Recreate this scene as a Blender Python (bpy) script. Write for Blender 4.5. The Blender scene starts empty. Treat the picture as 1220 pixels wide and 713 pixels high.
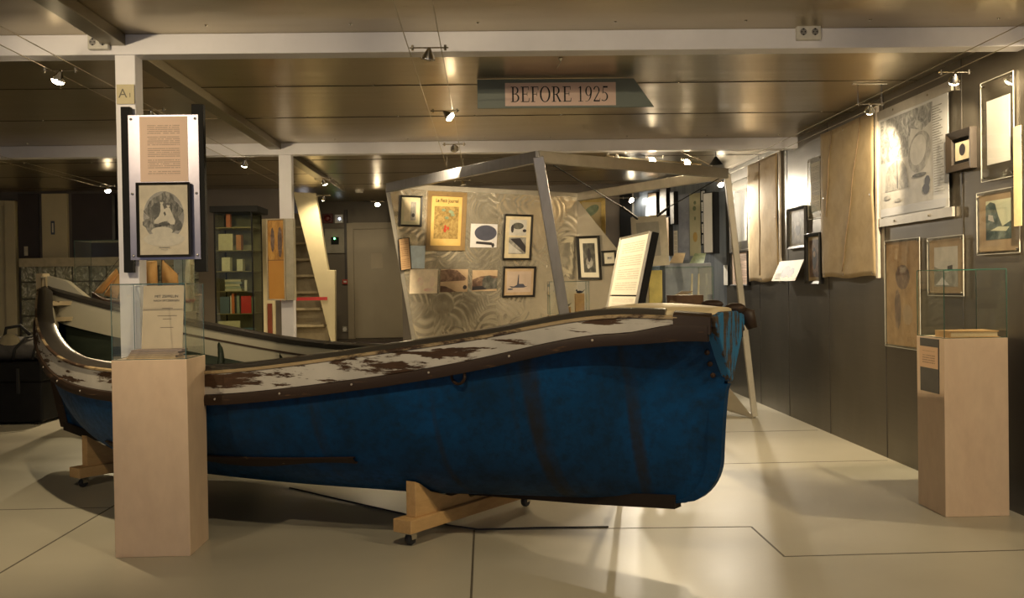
import bpy, bmesh, math, random
from mathutils import Vector as V, Matrix as M
random.seed(4)
sc = bpy.context.scene
COL = sc.collection
PI = math.pi
# ------------------------------------------------------------------ camera model (frame 1220 x 713)
F, CX, CY, EYE = 1200.0, 610.0, 356.5, 1.2
_Y = V((-32/F, -15.5/F, 1)).normalized()
_u = V((-.016, -1, 0)); _u = (_u - _Y*_u.dot(_Y)).normalized()
_X = _Y.cross(_u)
def ray(x, y):
    c = V(((x-CX)/F, (y-CY)/F, 1))
    return V((c.dot(_X), c.dot(_Y), c.dot(_u)))
def onY(x, y, Y):
    d = ray(x, y); p = d*(Y/d.y); p.z += EYE; return p
def onX(x, y, X):
    d = ray(x, y); p = d*(X/d.x); p.z += EYE; return p
def onZ(x, y, Z=0):
    d = ray(x, y); p = d*((Z-EYE)/d.z); p.z += EYE; return p
def onP(x, y, p0, n):
    d = ray(x, y); e = V((0, 0, EYE)); return e + d*((p0-e).dot(n)/d.dot(n))
# ------------------------------------------------------------------ materials
MATS = {}
class NT:
    def __init__(s, name):
        s.m = bpy.data.materials.new(name); s.m.use_nodes = True
        s.t = s.m.node_tree; s.b = s.t.nodes['Principled BSDF']; s.out = s.t.nodes['Material Output']
    def n(s, typ, **kw):
        k = s.t.nodes.new('ShaderNode'+typ)
        for a, v in kw.items():
            if hasattr(k, a) and a not in k.inputs: setattr(k, a, v)
            else: k.inputs[a].default_value = v
        return k
    def l(s, a, b): s.t.links.new(a, b)
    def coord(s, kind='Object', scale=(1, 1, 1), loc=(0, 0, 0), rot=(0, 0, 0)):
        c = s.n('TexCoord'); m = s.n('Mapping')
        m.inputs['Scale'].default_value = scale; m.inputs['Location'].default_value = loc; m.inputs['Rotation'].default_value = rot
        s.l(c.outputs[kind], m.inputs['Vector']); return m.outputs['Vector']
    def noise(s, vec, scale=5, detail=4, rough=.6, dist=0):
        k = s.n('TexNoise'); k.inputs['Scale'].default_value = scale; k.inputs['Detail'].default_value = detail
        k.inputs['Roughness'].default_value = rough; k.inputs['Distortion'].default_value = dist
        s.l(vec, k.inputs['Vector']); return k.outputs['Fac']
    def ramp(s, fac, stops):
        k = s.n('ValToRGB'); e = k.color_ramp.elements
        while len(e) < len(stops): e.new(.5)
        for q, (p, c) in zip(e, stops): q.position = p; q.color = (c if len(c) == 4 else (*c, 1)) if not isinstance(c, (int, float)) else (c, c, c, 1)
        s.l(fac, k.inputs['Fac']); return k.outputs['Color']
    def mix(s, fac, a, b, blend='MIX'):
        k = s.n('MixRGB'); k.blend_type = blend
        for sock, v in ((k.inputs[0], fac), (k.inputs[1], a), (k.inputs[2], b)):
            if isinstance(v, (int, float)): sock.default_value = v
            elif isinstance(v, tuple): sock.default_value = (*v[:3], 1)
            else: s.l(v, sock)
        return k.outputs[0]
    def math(s, op, a, b=0.):
        k = s.n('Math'); k.operation = op
        for i, v in enumerate((a, b)):
            if isinstance(v, (int, float)): k.inputs[i].default_value = v
            else: s.l(v, k.inputs[i])
        return k.outputs[0]
    def bump(s, h, strength=.2, dist=.01):
        k = s.n('Bump'); k.inputs['Strength'].default_value = strength; k.inputs['Distance'].default_value = dist
        s.l(h, k.inputs['Height']); s.l(k.outputs[0], s.b.inputs['Normal'])
    def set(s, col=None, rough=None, metal=None, spec=None):
        for nm, v in (('Base Color', col), ('Roughness', rough), ('Metallic', metal), ('Specular IOR Level', spec)):
            if v is None: continue
            i = s.b.inputs[nm]
            if isinstance(v, tuple): i.default_value = (*v[:3], 1)
            elif isinstance(v, (int, float)): i.default_value = v
            else: s.l(v, i)
def plain(name, col, rough=.5, metal=0., var=.15, scale=12, bump=0., spec=.5, stretch=(1, 1, 1), emit=None):
    if name in MATS: return MATS[name]
    k = NT(name); vec = k.coord('Object', stretch)
    f = k.noise(vec, scale, 5)
    d = tuple(c*(1-var) for c in col); u = tuple(min(1, c*(1+var)) for c in col)
    k.set(k.ramp(f, [(.3, d), (.7, u)]), rough, metal, spec)
    if bump: k.bump(f, bump, .004)
    if emit:
        k.b.inputs['Emission Color'].default_value = (*emit[0], 1); k.b.inputs['Emission Strength'].default_value = emit[1]
    MATS[name] = k.m; return k.m
def wood(name, a, b, scale=3, stretch=(1, 1, 8), rough=.5, bump=.05):
    k = NT(name); vec = k.coord('Object', tuple(8/s for s in stretch))
    w = k.noise(vec, scale, 6, .65, 1.2)
    r = k.noise(vec, scale*5, 3)
    c = k.ramp(w, [(.25, a), (.55, b), (.8, a)])
    k.set(k.mix(.25, c, k.ramp(r, [(.3, tuple(x*.75 for x in a)), (.7, b)])), rough, 0, .4); k.bump(w, bump, .002)
    MATS[name] = k.m; return k.m
def peeled(name, paint, under, thr=.55, scale=4, stretch=(1, 1, 1), rough=.55, dirt=.25, edge=.03, under2=None):
    k = NT(name); vec = k.coord('Object', stretch)
    f = k.noise(vec, scale, 9, .68, .3); g = k.noise(k.coord('Object'), 2.2, 6); h = k.noise(k.coord('Object', (6, 6, 30)), 3, 4)
    p = k.mix(k.math('MULTIPLY', k.ramp(g, [(.35, 0), (.75, 1)]), dirt), paint, tuple(c*.35 for c in paint))
    u = k.ramp(h, [(.3, under), (.7, under2 or tuple(c*.5 for c in under))])
    m = k.ramp(f, [(thr, 0), (thr+edge, 1)])
    k.set(k.mix(m, p, u), k.math('ADD', k.math('MULTIPLY', m, .25), rough), 0, .4)
    k.bump(k.math('SUBTRACT', 1, m), .35, .004); MATS[name] = k.m; return k.m

def m_ceiling():
    k = NT('brushed_steel_ceiling'); vec = k.coord('Object')
    big = k.noise(k.coord('Object', (.35, 1.6, 1)), 1.6, 2)
    fine = k.noise(k.coord('Object', (2, 60, 1)), 4, 3)
    k.set(k.ramp(k.noise(vec, .7, 3), [(.3, (.36, .30, .185)), (.7, (.46, .385, .25))]), k.math('ADD', k.math('MULTIPLY', fine, .08), .25), .95)
    k.bump(k.math('ADD', big, k.math('MULTIPLY', fine, .012)), .18, .06); return k.m
def m_wall():
    k = NT('dark_steel_wall')
    big = k.noise(k.coord('Object', (1, 1, .4)), 1.4, 3); fine = k.noise(k.coord('Object', (1, 1, 40)), 3, 3)
    k.set(k.ramp(big, [(.3, (.125, .11, .085)), (.7, (.18, .16, .125))]), k.math('ADD', k.math('MULTIPLY', fine, .1), .33), .85)
    k.bump(k.math('ADD', big, k.math('MULTIPLY', fine, .02)), .12, .03); return k.m
def m_bluewall():
    k = NT('blue_grey_wall')
    f = k.noise(k.coord('Object', (9, 9, .3)), 2, 3)
    k.set(k.ramp(f, [(.35, (.20, .24, .30)), (.65, (.33, .38, .46))]), .4, .3); return k.m
def m_floor():
    k = NT('cream_painted_floor'); vec = k.coord('Object')
    a = k.noise(vec, .9, 5); b = k.noise(vec, 5, 6)
    c = k.ramp(a, [(.3, (.43, .40, .315)), (.7, (.50, .465, .37))])
    k.set(k.mix(.07, c, k.ramp(b, [(.35, (.42, .385, .30)), (.65, (.58, .54, .43))])), k.ramp(a, [(.3, .33), (.7, .42)]), 0, .45)
    k.bump(a, .05, .02); return k.m
def m_swirl():
    k = NT('swirled_aluminium'); vec = k.coord('Object')
    v = k.n('TexVoronoi'); v.inputs['Scale'].default_value = 5.5; v.inputs['Randomness'].default_value = 1; k.l(vec, v.inputs['Vector'])
    d = k.n('VectorMath'); d.operation = 'SUBTRACT'; k.l(vec, d.inputs[0]); k.l(v.outputs['Position'], d.inputs[1])
    o = k.n('VectorMath'); o.operation = 'SUBTRACT'; k.l(v.outputs['Color'], o.inputs[0]); o.inputs[1].default_value = (.5, .5, .5)
    o2 = k.n('VectorMath'); o2.operation = 'SCALE'; k.l(o.outputs[0], o2.inputs[0]); o2.inputs['Scale'].default_value = .45
    e = k.n('VectorMath'); e.operation = 'ADD'; k.l(d.outputs[0], e.inputs[0]); k.l(o2.outputs[0], e.inputs[1])
    ln = k.n('VectorMath'); ln.operation = 'LENGTH'; k.l(e.outputs[0], ln.inputs[0])
    w = k.math('SINE', k.math('MULTIPLY', ln.outputs['Value'], 125.)); n = k.noise(vec, 5, 4, .6, 1.0)
    wb = k.noise(vec, 2.2, 2)
    k.set(k.ramp(n, [(.3, (.60, .56, .47)), (.7, (.72, .67, .57))]), k.ramp(n, [(.35, .17), (.65, .26)]), .74)
    k.bump(k.math('ADD', k.math('MULTIPLY', k.math('MULTIPLY', w, .34), k.ramp(wb, [(.35, .15), (.62, 1)])), k.math('MULTIPLY', wb, 1.6)), .7, .008); return k.m
def m_hull():
    k = NT('weathered_blue_paint'); vec = k.coord('Object')
    big = k.noise(vec, 1.3, 6, .65); fine = k.noise(vec, 22, 8, .7)
    base = k.ramp(big, [(.30, (.002, .016, .036)), (.5, (.001, .043, .128)), (.70, (.0005, .075, .245))])
    base = k.mix(k.math('MULTIPLY', k.ramp(fine, [(.44, 0), (.70, 1)]), .6), base, (.005, .014, .022))
    # rust streaks running down from the fittings
    st = k.noise(k.coord('Object', (7.5, 0.01, .35), rot=(0, .22, 0)), 1.0, 2, .5)
    sp = k.noise(k.coord('Object', (3, 3, 1.2)), 4, 6)
    sm = k.math('MULTIPLY', k.ramp(st, [(.60, 0), (.70, 1)]), k.ramp(sp, [(.3, .35), (.6, 1)]))
    base = k.mix(k.math('MULTIPLY', sm, .8), base, (.020, .017, .012))
    # scuffs to bare wood, more frequent low down near the bilge
    sep = k.n('SeparateXYZ'); k.l(vec, sep.inputs[0])
    scf = k.noise(k.coord('Object', (2.2, 2.2, 9)), 3, 9, .75)
    base = k.mix(k.math('MULTIPLY', k.ramp(scf, [(.69, 0), (.72, 1)]), .45), base, (.17, .17, .14))
    pale = k.noise(k.coord('Object', (1.5, 1.5, 5), loc=(3.3, 0, 1)), 5, 9, .75)
    base = k.mix(k.ramp(pale, [(.745, 0), (.76, 1)]), base, (.34, .27, .12))
    k.set(base, k.ramp(fine, [(.3, .45), (.7, .65)]), 0, .22); k.bump(fine, .25, .004); return k.m
def glass(name, tint=(.985, .995, .988), amt=.05):
    k = NT(name); t = k.n('BsdfTransparent'); t.inputs[0].default_value = (*tint, 1)
    g = k.n('BsdfGlossy'); g.inputs['Roughness'].default_value = .03; g.inputs['Color'].default_value = (.9, .95, .92, 1)
    f = k.n('LayerWeight'); f.inputs['Blend'].default_value = .5; fp = k.math('POWER', f.outputs['Facing'], 4.)
    mx = k.n('MixShader'); k.l(k.math('ADD', k.math('MULTIPLY', fp, .55), amt*.3), mx.inputs[0])
    k.l(t.outputs[0], mx.inputs[1]); k.l(g.outputs[0], mx.inputs[2]); k.l(mx.outputs[0], k.out.inputs[0])
    MATS[name] = k.m; return k.m
def printed(name, paper, ink, lines=24, mx=.12, my=.08, axis='XY', dens=.62):
    """a sheet of paper with rows of small print; Generated coordinates span the sheet"""
    if name in MATS: return MATS[name]
    k = NT(name); c = k.n('TexCoord'); s = k.n('SeparateXYZ'); k.l(c.outputs['Generated'], s.inputs[0])
    x, y = s.outputs[0], s.outputs[1]
    row = k.math('MULTIPLY', y, lines); fr = k.math('FRACT', row)
    a = k.math('LESS_THAN', fr, .5)
    cb = k.n('CombineXYZ'); k.l(k.math('MULTIPLY', x, 38.), cb.inputs[0]); k.l(k.math('MULTIPLY', k.math('FLOOR', row), 7.3), cb.inputs[1])
    nz = k.n('TexNoise'); nz.inputs['Scale'].default_value = 1.; nz.inputs['Detail'].default_value = 1; k.l(cb.outputs[0], nz.inputs['Vector'])
    b = k.math('LESS_THAN', nz.outputs['Fac'], dens)
    para = k.math('GREATER_THAN', k.math('FRACT', k.math('MULTIPLY', y, lines/6.)), .16)
    e = k.math('MULTIPLY', k.math('MULTIPLY', k.math('GREATER_THAN', x, mx), k.math('LESS_THAN', x, 1-mx)), k.math('MULTIPLY', k.math('GREATER_THAN', y, my), k.math('LESS_THAN', y, 1-my)))
    m = k.math('MULTIPLY', k.math('MULTIPLY', a, b), k.math('MULTIPLY', e, para))
    k.set(k.mix(k.math('MULTIPLY', m, .45), paper, ink), .6, 0, .3); MATS[name] = k.m; return k.m
def mottle(name, cols, scale=6, rough=.5, seed=0., dist=.5, stretch=(1, 1, 1), kind='Object', spec=.3, bump=0.):
    """an old print: blotches through a list of colours"""
    if name in MATS: return MATS[name]
    k = NT(name); vec = k.coord(kind, stretch, (seed, seed*1.7, 0))
    f = k.noise(vec, scale, 8, .65, dist)
    n = len(cols); k.set(k.ramp(f, [(.28+.44*i/max(1, n-1), c) for i, c in enumerate(cols)]), rough, 0, spec)
    if bump: k.bump(f, bump, .006)
    MATS[name] = k.m; return k.m

CEIL, WALL, BLUEW, FLOOR, SWIRL, HULL = m_ceiling(), m_wall(), m_bluewall(), m_floor(), m_swirl(), m_hull()
WHITE_STEEL = plain('white_painted_steel', (.84, .83, .88), .38, 0, .06, 3)
CREAM = plain('cream_paint', (.60, .53, .34), .45, 0, .06, 4)
GREYPANEL = plain('grey_brown_panel', (.12, .105, .095), .45, .3, .1, 3)
OLIVE = plain('olive_steel_bar', (.22, .19, .12), .35, .8, .1, 4)
CHROME = plain('chrome', (.75, .72, .66), .15, 1, .05)
ALU = plain('aluminium', (.46, .46, .50), .40, .85, .08, 30, 0, .5, (1, 1, .05))
ALUD = plain('dull_aluminium', (.55, .52, .46), .42, .75, .1, 8)
BLACK = plain('black_lacquer', (.012, .011, .010), .35, 0, .2)
BLACKM = plain('matt_black_board', (.010, .010, .010), .7, 0, .2, spec=.2)
DARKWOOD = wood('dark_wood', (.05, .025, .012), (.10, .05, .022))
BIRCH = wood('birch_plywood', (.70, .51, .355), (.77, .59, .42), 1.6, (4, 4, 8), .5, .02)
PINE = wood('pine_timber', (.50, .30, .12), (.62, .40, .18), 3, (2, 8, 2), .55)
WHITEP = peeled('peeling_white_paint', (.56, .53, .47), (.075, .036, .016), .525, 4.2, (.5, 1, 4.0), .5, .6)
WHITEIN = peeled('inner_white_paint', (.50, .47, .36), (.10, .05, .02), .68, 3.4, (1, 1, 3), .5, .25)
RUBRAIL = peeled('worn_brown_rail', (.035, .019, .011), (.13, .07, .035), .60, 5, (.6, 2, 6), .55, .6)
CAPM = peeled('worn_gunwale_cap', (.045, .040, .034), (.30, .26, .20), .63, 2.5, (.5, 2, 2), .28, .3, .05)
TANEDGE = peeled('worn_edge_highlight', (.40, .30, .17), (.06, .032, .018), .50, 3, (.6, 2, 2), .35, .4, .06)  # tan stands in for light caught along the cap edge; dark patches are wear
BOWBLUE = peeled('flaking_sky_blue_paint', (.022, .17, .36), (.10, .066, .035), .50, 9, (2, 2, .35), .55, .5, .04, (.03, .02, .012))
DECKP = peeled('cream_deck_paint', (.64, .53, .33), (.10, .05, .02), .60, 5, (1, 1, 2), .5, .2)
GREENIN = mottle('dark_green_planking', [(.010, .016, .010), (.022, .032, .020), (.035, .046, .030)], 3, .55, stretch=(1, 1, 6))
KEELM = mottle('tarred_keel', [(.008, .007, .006), (.03, .018, .012)], 6, .6)
RUST = mottle('rusted_iron', [(.012, .010, .008), (.05, .022, .010)], 30, .6)
RUBBER = plain('dark_rubber', (.02, .022, .028), .5)
GLASS = glass('clear_glass'); PLEXI = glass('plexiglass', (.985, .98, .97), .10)
GEDGE = plain('green_glass_edge', (.035, .10, .075), .15, 0, .2, 10, 0, .8)
MAT_W = plain('white_mount', (.74, .70, .58), .6, 0, .03)
PAPER_W = printed('white_text_paper', (.80, .77, .68), (.10, .09, .08), 30)
PAPER_P = printed('pink_text_paper', (.80, .60, .47), (.13, .07, .05), 26)
CANVAS = mottle('unbleached_canvas', [(.37, .28, .16), (.44, .335, .195), (.49, .38, .23)], 7, .85, bump=.5, stretch=(1, 1, .8), dist=.4)
CORD = plain('brown_cord', (.20, .14, .08), .8)
DARKGREY = plain('dark_grey_plate', (.09, .085, .075), .45)
SIGNG = plain('grey_green_board', (.20, .235, .21), .5, 0, .05, 3)
SIGNP = plain('pink_sign_paper', (.88, .66, .56), .55, 0, .03)
INK = plain('black_ink', (.008, .007, .007), .6)
GOLD = plain('gilt_frame', (.55, .40, .13), .35, .4, .15, 20)
BULB = plain('glowing_bulb', (1, .9, .7), .3, 0, 0, emit=((1, .80, .52), 70))
BULBC = plain('glowing_white_bulb', (1, .95, .85), .3, 0, 0, emit=((1, .9, .72), 70))
# ------------------------------------------------------------------ mesh builder
class MB:
    def __init__(s): s.v = []; s.f = []; s.fm = []; s.mi = 0
    def add(s, vs, fs, T=None):
        o = len(s.v)
        s.v += [(T @ V(p)) if T is not None else V(p) for p in vs]
        for f in fs: s.f.append(tuple(i+o for i in f)); s.fm.append(s.mi)
        return s
    def box(s, a, b, T=None):
        (x0, y0, z0), (x1, y1, z1) = a, b
        return s.add([(x0, y0, z0), (x1, y0, z0), (x1, y1, z0), (x0, y1, z0), (x0, y0, z1), (x1, y0, z1), (x1, y1, z1), (x0, y1, z1)],
                     [(0, 3, 2, 1), (4, 5, 6, 7), (0, 1, 5, 4), (1, 2, 6, 5), (2, 3, 7, 6), (3, 0, 4, 7)], T)
    def prism(s, pts, d0, d1, T=None):
        """polygon in local xy extruded along z from d0 to d1"""
        n = len(pts)
        return s.add([(x, y, d0) for x, y in pts]+[(x, y, d1) for x, y in pts],
                     [tuple(range(n-1, -1, -1)), tuple(range(n, 2*n))]+[(i, (i+1) % n, n+(i+1) % n, n+i) for i in range(n)], T)
    def tube(s, pts, r, n=8, T=None, cap=True):
        pts = [V(p) for p in pts]; vs = []; fs = []; N = len(pts)
        rs = r if isinstance(r, (list, tuple)) else [r]*N
        prev = None
        for i, p in enumerate(pts):
            d = (pts[min(i+1, N-1)]-pts[max(i-1, 0)]).normalized()
            if prev is None:
                up = V((0, 0, 1)) if abs(d.z) < .9 else V((1, 0, 0)); a = d.cross(up).normalized()
            else: a = (prev-d*prev.dot(d)).normalized()
            prev = a; b = d.cross(a)
            for k in range(n):
                t = 2*PI*k/n; vs.append(p+(a*math.cos(t)+b*math.sin(t))*rs[i])
        for i in range(N-1):
            for k in range(n): fs.append((i*n+k, i*n+(k+1) % n, (i+1)*n+(k+1) % n, (i+1)*n+k))
        if cap: fs += [tuple(range(n-1, -1, -1)), tuple(range((N-1)*n, N*n))]
        return s.add(vs, fs, T)
    def bar(s, a, b, w, h, up=(0, 0, 1)):
        """square bar from a to b, width w across, height h along up"""
        a, b = V(a), V(b); d = (b-a).normalized(); u = V(up); x = d.cross(u).normalized(); u = x.cross(d)
        vs = []
        for p in (a, b):
            for i, j in ((-1, -1), (1, -1), (1, 1), (-1, 1)): vs.append(p+x*(i*w/2)+u*(j*h/2))
        return s.add(vs, [(3, 2, 1, 0), (4, 5, 6, 7)]+[(i, (i+1) % 4, 4+(i+1) % 4, 4+i) for i in range(4)])
    def lathe(s, prof, n=16, T=None):
        vs = [(r*math.cos(2*PI*k/n), r*math.sin(2*PI*k/n), z) for r, z in prof for k in range(n)]
        fs = [(i*n+k, i*n+(k+1) % n, (i+1)*n+(k+1) % n, (i+1)*n+k) for i in range(len(prof)-1) for k in range(n)]
        if prof[0][0] > 1e-6: fs.append(tuple(range(n-1, -1, -1)))
        if prof[-1][0] > 1e-6: fs.append(tuple(range((len(prof)-1)*n, len(prof)*n)))
        return s.add(vs, fs, T)
    def sphere(s, c, r, n=10, sq=(1, 1, 1)):
        prof = [(math.sin(PI*i/n), -math.cos(PI*i/n)) for i in range(n+1)]
        prof[0] = (0, -1); prof[-1] = (0, 1)
        return s.lathe([(max(a, 1e-5), b) for a, b in prof], n*2, M.Translation(V(c)) @ M.Diagonal((r*sq[0], r*sq[1], r*sq[2], 1)))
    def grid(s, rows, close=False):
        n = len(rows[0]); vs = [p for r in rows for p in r]
        fs = [(i*n+k, i*n+(k+1) % n, (i+1)*n+(k+1) % n, (i+1)*n+k) for i in range(len(rows)-1) for k in range(n if close else n-1)]
        return s.add(vs, fs)
    def build(s, name, mats, parent=None, bevel=0, smooth=False, seg=2, auto=None):
        me = bpy.data.meshes.new(name)
        me.from_pydata([tuple(p) for p in s.v], [], s.f)
        for m in (mats if isinstance(mats, (list, tuple)) else [mats]): me.materials.append(m)
        me.polygons.foreach_set('material_index', s.fm)
        if smooth: me.polygons.foreach_set('use_smooth', [True]*len(s.f))
        bm = bmesh.new(); bm.from_mesh(me); bmesh.ops.remove_doubles(bm, verts=bm.verts, dist=1e-6)
        bmesh.ops.recalc_face_normals(bm, faces=bm.faces); bm.to_mesh(me); bm.free(); me.update()
        if smooth and auto: me.set_sharp_from_angle(angle=math.radians(auto))
        o = bpy.data.objects.new(name, me); COL.objects.link(o)
        if parent is not None: o.parent = parent
        if bevel:
            b = o.modifiers.new('bevel', 'BEVEL'); b.width = bevel; b.segments = seg; b.limit_method = 'ANGLE'
        return o
def tag(o, label, cat, group=None, kind=None):
    o['label'] = label; o['category'] = cat
    if group: o['group'] = group
    if kind: o['kind'] = kind
    return o
def thing(name, label, cat, mat=None, group=None):
    o = bpy.data.objects.new(name, None); COL.objects.link(o); o.empty_display_size = .1
    if mat is not None: o.matrix_world = mat if isinstance(mat, M) else M.Translation(V(mat))
    return tag(o, label, cat, group)
def struct(name, mb, mat, label=None, **kw):
    o = mb.build(name, mat, **kw); o['kind'] = 'structure'
    if label: o['label'] = label
    return o
def text(body, size, mat, parent, T, name='lettering', sx=1.0, depth=.0006):
    cu = bpy.data.curves.new(name, 'FONT'); cu.body = body; cu.size = size; cu.align_x = 'CENTER'; cu.align_y = 'CENTER'; cu.extrude = depth
    t = bpy.data.objects.new('tmp', cu); COL.objects.link(t)
    dg = bpy.context.evaluated_depsgraph_get(); me = bpy.data.meshes.new_from_object(t.evaluated_get(dg))
    bpy.data.objects.remove(t); me.name = name
    me.transform(T @ M.Diagonal((sx, 1, 1, 1))); me.materials.clear(); me.materials.append(mat)
    o = bpy.data.objects.new(name, me); COL.objects.link(o); o.parent = parent; return o
def basis(o, x, y):
    x = V(x).normalized(); y = V(y); y = (y-x*y.dot(x)).normalized(); z = x.cross(y)
    m = M((x, y, z)).transposed().to_4x4(); m.translation = V(o); return m
# ------------------------------------------------------------------ room
CZ = 2.432; RW = 2.69; BW = 12.4
B1, B2 = 4.88, 8.55
mb = MB(); mb.box((-7, -4, -.1), (4, 16, 0)); fl = struct('floor', mb, FLOOR)
SEAM = plain('dark_floor_seam', (.11, .095, .07), .6)
mb = MB()
def seam(a, b, w=.009):
    mb.bar((a[0], a[1], .0006), (b[0], b[1], .0006), w, .0012)
seam((-.073, 4.94), (-.073, 0)); seam((-.073, 4.94), (1.284, 4.885)); seam((1.284, 4.885), (1.284, 4.34)); seam((1.284, 4.34), (2.66, 4.36))
seam((-6.5, 5.643), (-2.09, 5.643)); seam((-2.1, 8.5), (-2.1, 0)); seam((-2.1, 8.0), (2.65, 8.0)); seam((1.3, 8.0), (1.3, 12)); seam((.3,6.6),(2.65,6.6))
struct('floor_seams', mb, SEAM)['label'] = 'dark joints between the cream floor plates'
mb = MB(); mb.box((-7, -1.6, CZ), (4, 16, CZ+.08)); struct('ceiling', mb, CEIL)
mb = MB()
for y in (1.6, 2.72, 3.84, 6.17, 7.3, 9.7, 10.85, 12.0):
    mb.box((-6.5, y-.004, CZ-.003), (RW, y+.004, CZ))
struct('ceiling_seams', mb, plain('ceiling_seam_dark', (.07, .055, .03), .4, .6))['label'] = 'lap joints between the steel ceiling sheets'
mb = MB()
for y in (2.72, 3.84, 4.75, 6.17, 7.3, 8.42, 9.7, 10.85):
    for x in [-5.6+.62*i for i in range(14)]:
        mb.sphere((x+random.uniform(-.04, .04), y-.02, CZ), .008, 4, (1, 1, .7))
o = mb.build('ceiling_screws', CHROME); o['kind'] = 'structure'; o['label'] = 'small screw heads along the ceiling joints'
mb = MB(); mb.box((RW, -4, 0), (RW+.12, 11.15, CZ)); struct('wall_right', mb, WALL)
mb = MB()
for y in [6.7-1.1*i for i in range(6)]+[7.81, 8.87, 9.8]:
    mb.box((RW-.0025, y-.004, 0), (RW, y+.004, CZ))
struct('wall_right_seams', mb, plain('wall_seam_dark', (.035, .03, .025), .5))['label'] = 'upright joints between the dark steel wall sheets'
mb = MB(); mb.box((-6.6, BW, 0), (-2.42, BW+.1, CZ)); mb.box((-1.02, BW, 0), (2.0, BW+.1, CZ)); struct('wall_back', mb, plain('back_wall_grey', (.17, .15, .13), .5, .2, .12, 2))
mb = MB(); mb.box((-6.7, -4, 0), (-6.6, BW+.1, CZ)); struct('wall_left', mb, GREYPANEL)
A0, A1 = V((1.83, BW+.02, 0)), V((RW+.02, 11.15, 0))
mb = MB(); d = (A1-A0).normalized(); nA = V((-d.y, d.x, 0));
if nA.y > 0: nA = -nA
mb.bar(A0+V((0, 0, CZ/2))-nA*.04, A1+V((0, 0, CZ/2))-nA*.04, .08, CZ); struct('wall_angled', mb, BLUEW)
mb = MB(); mb.box((-2.5, 14.4, 0), (-.92, 14.5, CZ)); mb.box((-1.02, BW+.1, 0), (-.92, 14.4, CZ)); mb.box((-2.72, BW+.1, 0), (-2.62, 14.5, CZ)); struct('wall_alcove', mb, plain('alcove_grey', (.135, .115, .085), .5, .1, .1, 2))
# rear alcove: raised landing, door, pipes
pd0, pd1 = onY(413, 266, 14.35), onY(482, 403, 14.35)
mb = MB(); mb.box((-2.3, 13.7, 0), (-1.02, 14.4, pd1.z)); struct('landing_step', mb, plain('dark_brown_step', (.04, .025, .018), .5))
mb = MB(); mb.box((pd0.x, 14.33, pd1.z), (pd0.x+.09, 14.4, pd0.z)); mb.box((pd0.x+.09, 14.33, pd0.z-.09), (pd1.x, 14.4, pd0.z))
DOORM = plain('drab_door_paint', (.34, .29, .20), .45, 0, .05, 3)
d1 = struct('door_1', mb, DOORM, bevel=.004)
MB().box((pd0.x+.09, 14.36, pd1.z+.01), (pd1.x, 14.4, pd0.z-.09)).build('door_leaf', DOORM, d1)
q0, q1 = onY(442, 302, 14.35), onY(456, 320, 14.35)
MB().box((q0.x, 14.352, q1.z), (q1.x, 14.362, q0.z)).build('notice_sheet', printed('door_notice', (.50, .44, .34), (.2, .15, .1), 14), d1)
# ceiling beams and posts
def beam(y, w=.12, h=.098, x0=-6.6, x1=RW):
    mb = MB(); mb.box((x0, y, CZ-h), (x1, y+w, CZ)); return struct('ceiling_beam', mb, WHITE_STEEL, bevel=.004)
beam(B1)['label'] = 'white painted cross beam above the boat, nearest to the camera'
beam(B2)['label'] = 'white painted cross beam farther back above the display frame'
def post(px0, px1, y, lab):
    a, b = onY(px0, 150, y), onY(px1, 150, y)
    mb = MB(); mb.box((a.x, y, 0), (b.x, y+.105, CZ-.098)); o = struct('column', mb, WHITE_STEEL, bevel=.004); o['label'] = lab; return a.x, b.x
P1 = post(138.2, 162.5, B1+.005, 'white steel column behind the left wooden plinth'); P2 = post(331, 346, B2+.01, 'white steel column farther back behind the boat')
for y0, y1, lab in ((-4, B1, 'near'), (B1+.12, B2, 'middle'), (B2+.12, BW, 'far')):
    mb = MB(); mb.box((-1.80, y0, CZ-.055), (-1.70, y1, CZ)); o = struct('ceiling_rail', mb, OLIVE, bevel=.003); o['label'] = 'long olive steel rail under the ceiling, '+lab+' length'
# left rear: cream pilaster, dado of glass blocks, ledge, cream door
def yb(x0, y0, x1, y1, Y, dep, name, mat, **kw):
    a, b = onY(x0, y0, Y), onY(x1, y1, Y); mb = MB(); mb.box((a.x, Y, b.z), (b.x, Y+dep, a.z)); return struct(name, mb, mat, **kw)
a, b = onY(-20, 240, BW-.08), onY(21, 398, BW-.08)
mb = MB(); mb.box((a.x, BW-.06, 0), (b.x-.14, BW, a.z-.06)); o = struct('door_2', mb, CREAM, bevel=.004)
MB().box((b.x-.13, BW-.09, 0), (b.x, BW, a.z)).box((a.x, BW-.09, a.z-.06), (b.x-.13, BW, a.z)).build('door_frame', CREAM, o, bevel=.006)
yb(49, 231, 81, 311, BW-.06, .06, 'trim_1', CREAM, bevel=.004); yb(60, 231, 62, 260, BW-.01, .01, 'trim_2', CREAM)
yb(21, 231, 47, 311, BW-.03, .03, 'wall_panel_left', plain('dark_violet_grey', (.07, .058, .055), .4, .2, .1, 3)); yb(85, 231, 150, 311, BW-.03, .03, 'wall_panel_rear', plain('dark_violet_grey', (.07, .058, .055)))
yb(22, 308, 250, 315, BW-.2, .2, 'trim_3', plain('pale_ledge', (.50, .44, .30), .4), bevel=.004)
gb0, gb1 = onY(22, 315, BW-.14), onY(262, 430, BW-.14)
k = NT('glass_block'); vec = k.coord('Object')
fx = k.noise(vec, 9, 4, .6, 2.5); k.set(k.ramp(fx, [(.3, (.20, .20, .13)), (.52, (.36, .36, .26)), (.68, (.80, .78, .62))]), .12, .1, .9); k.bump(fx, .8, .03); GBLK = k.m
mb = MB(); n = 0
z = gb0.z-.02
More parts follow.
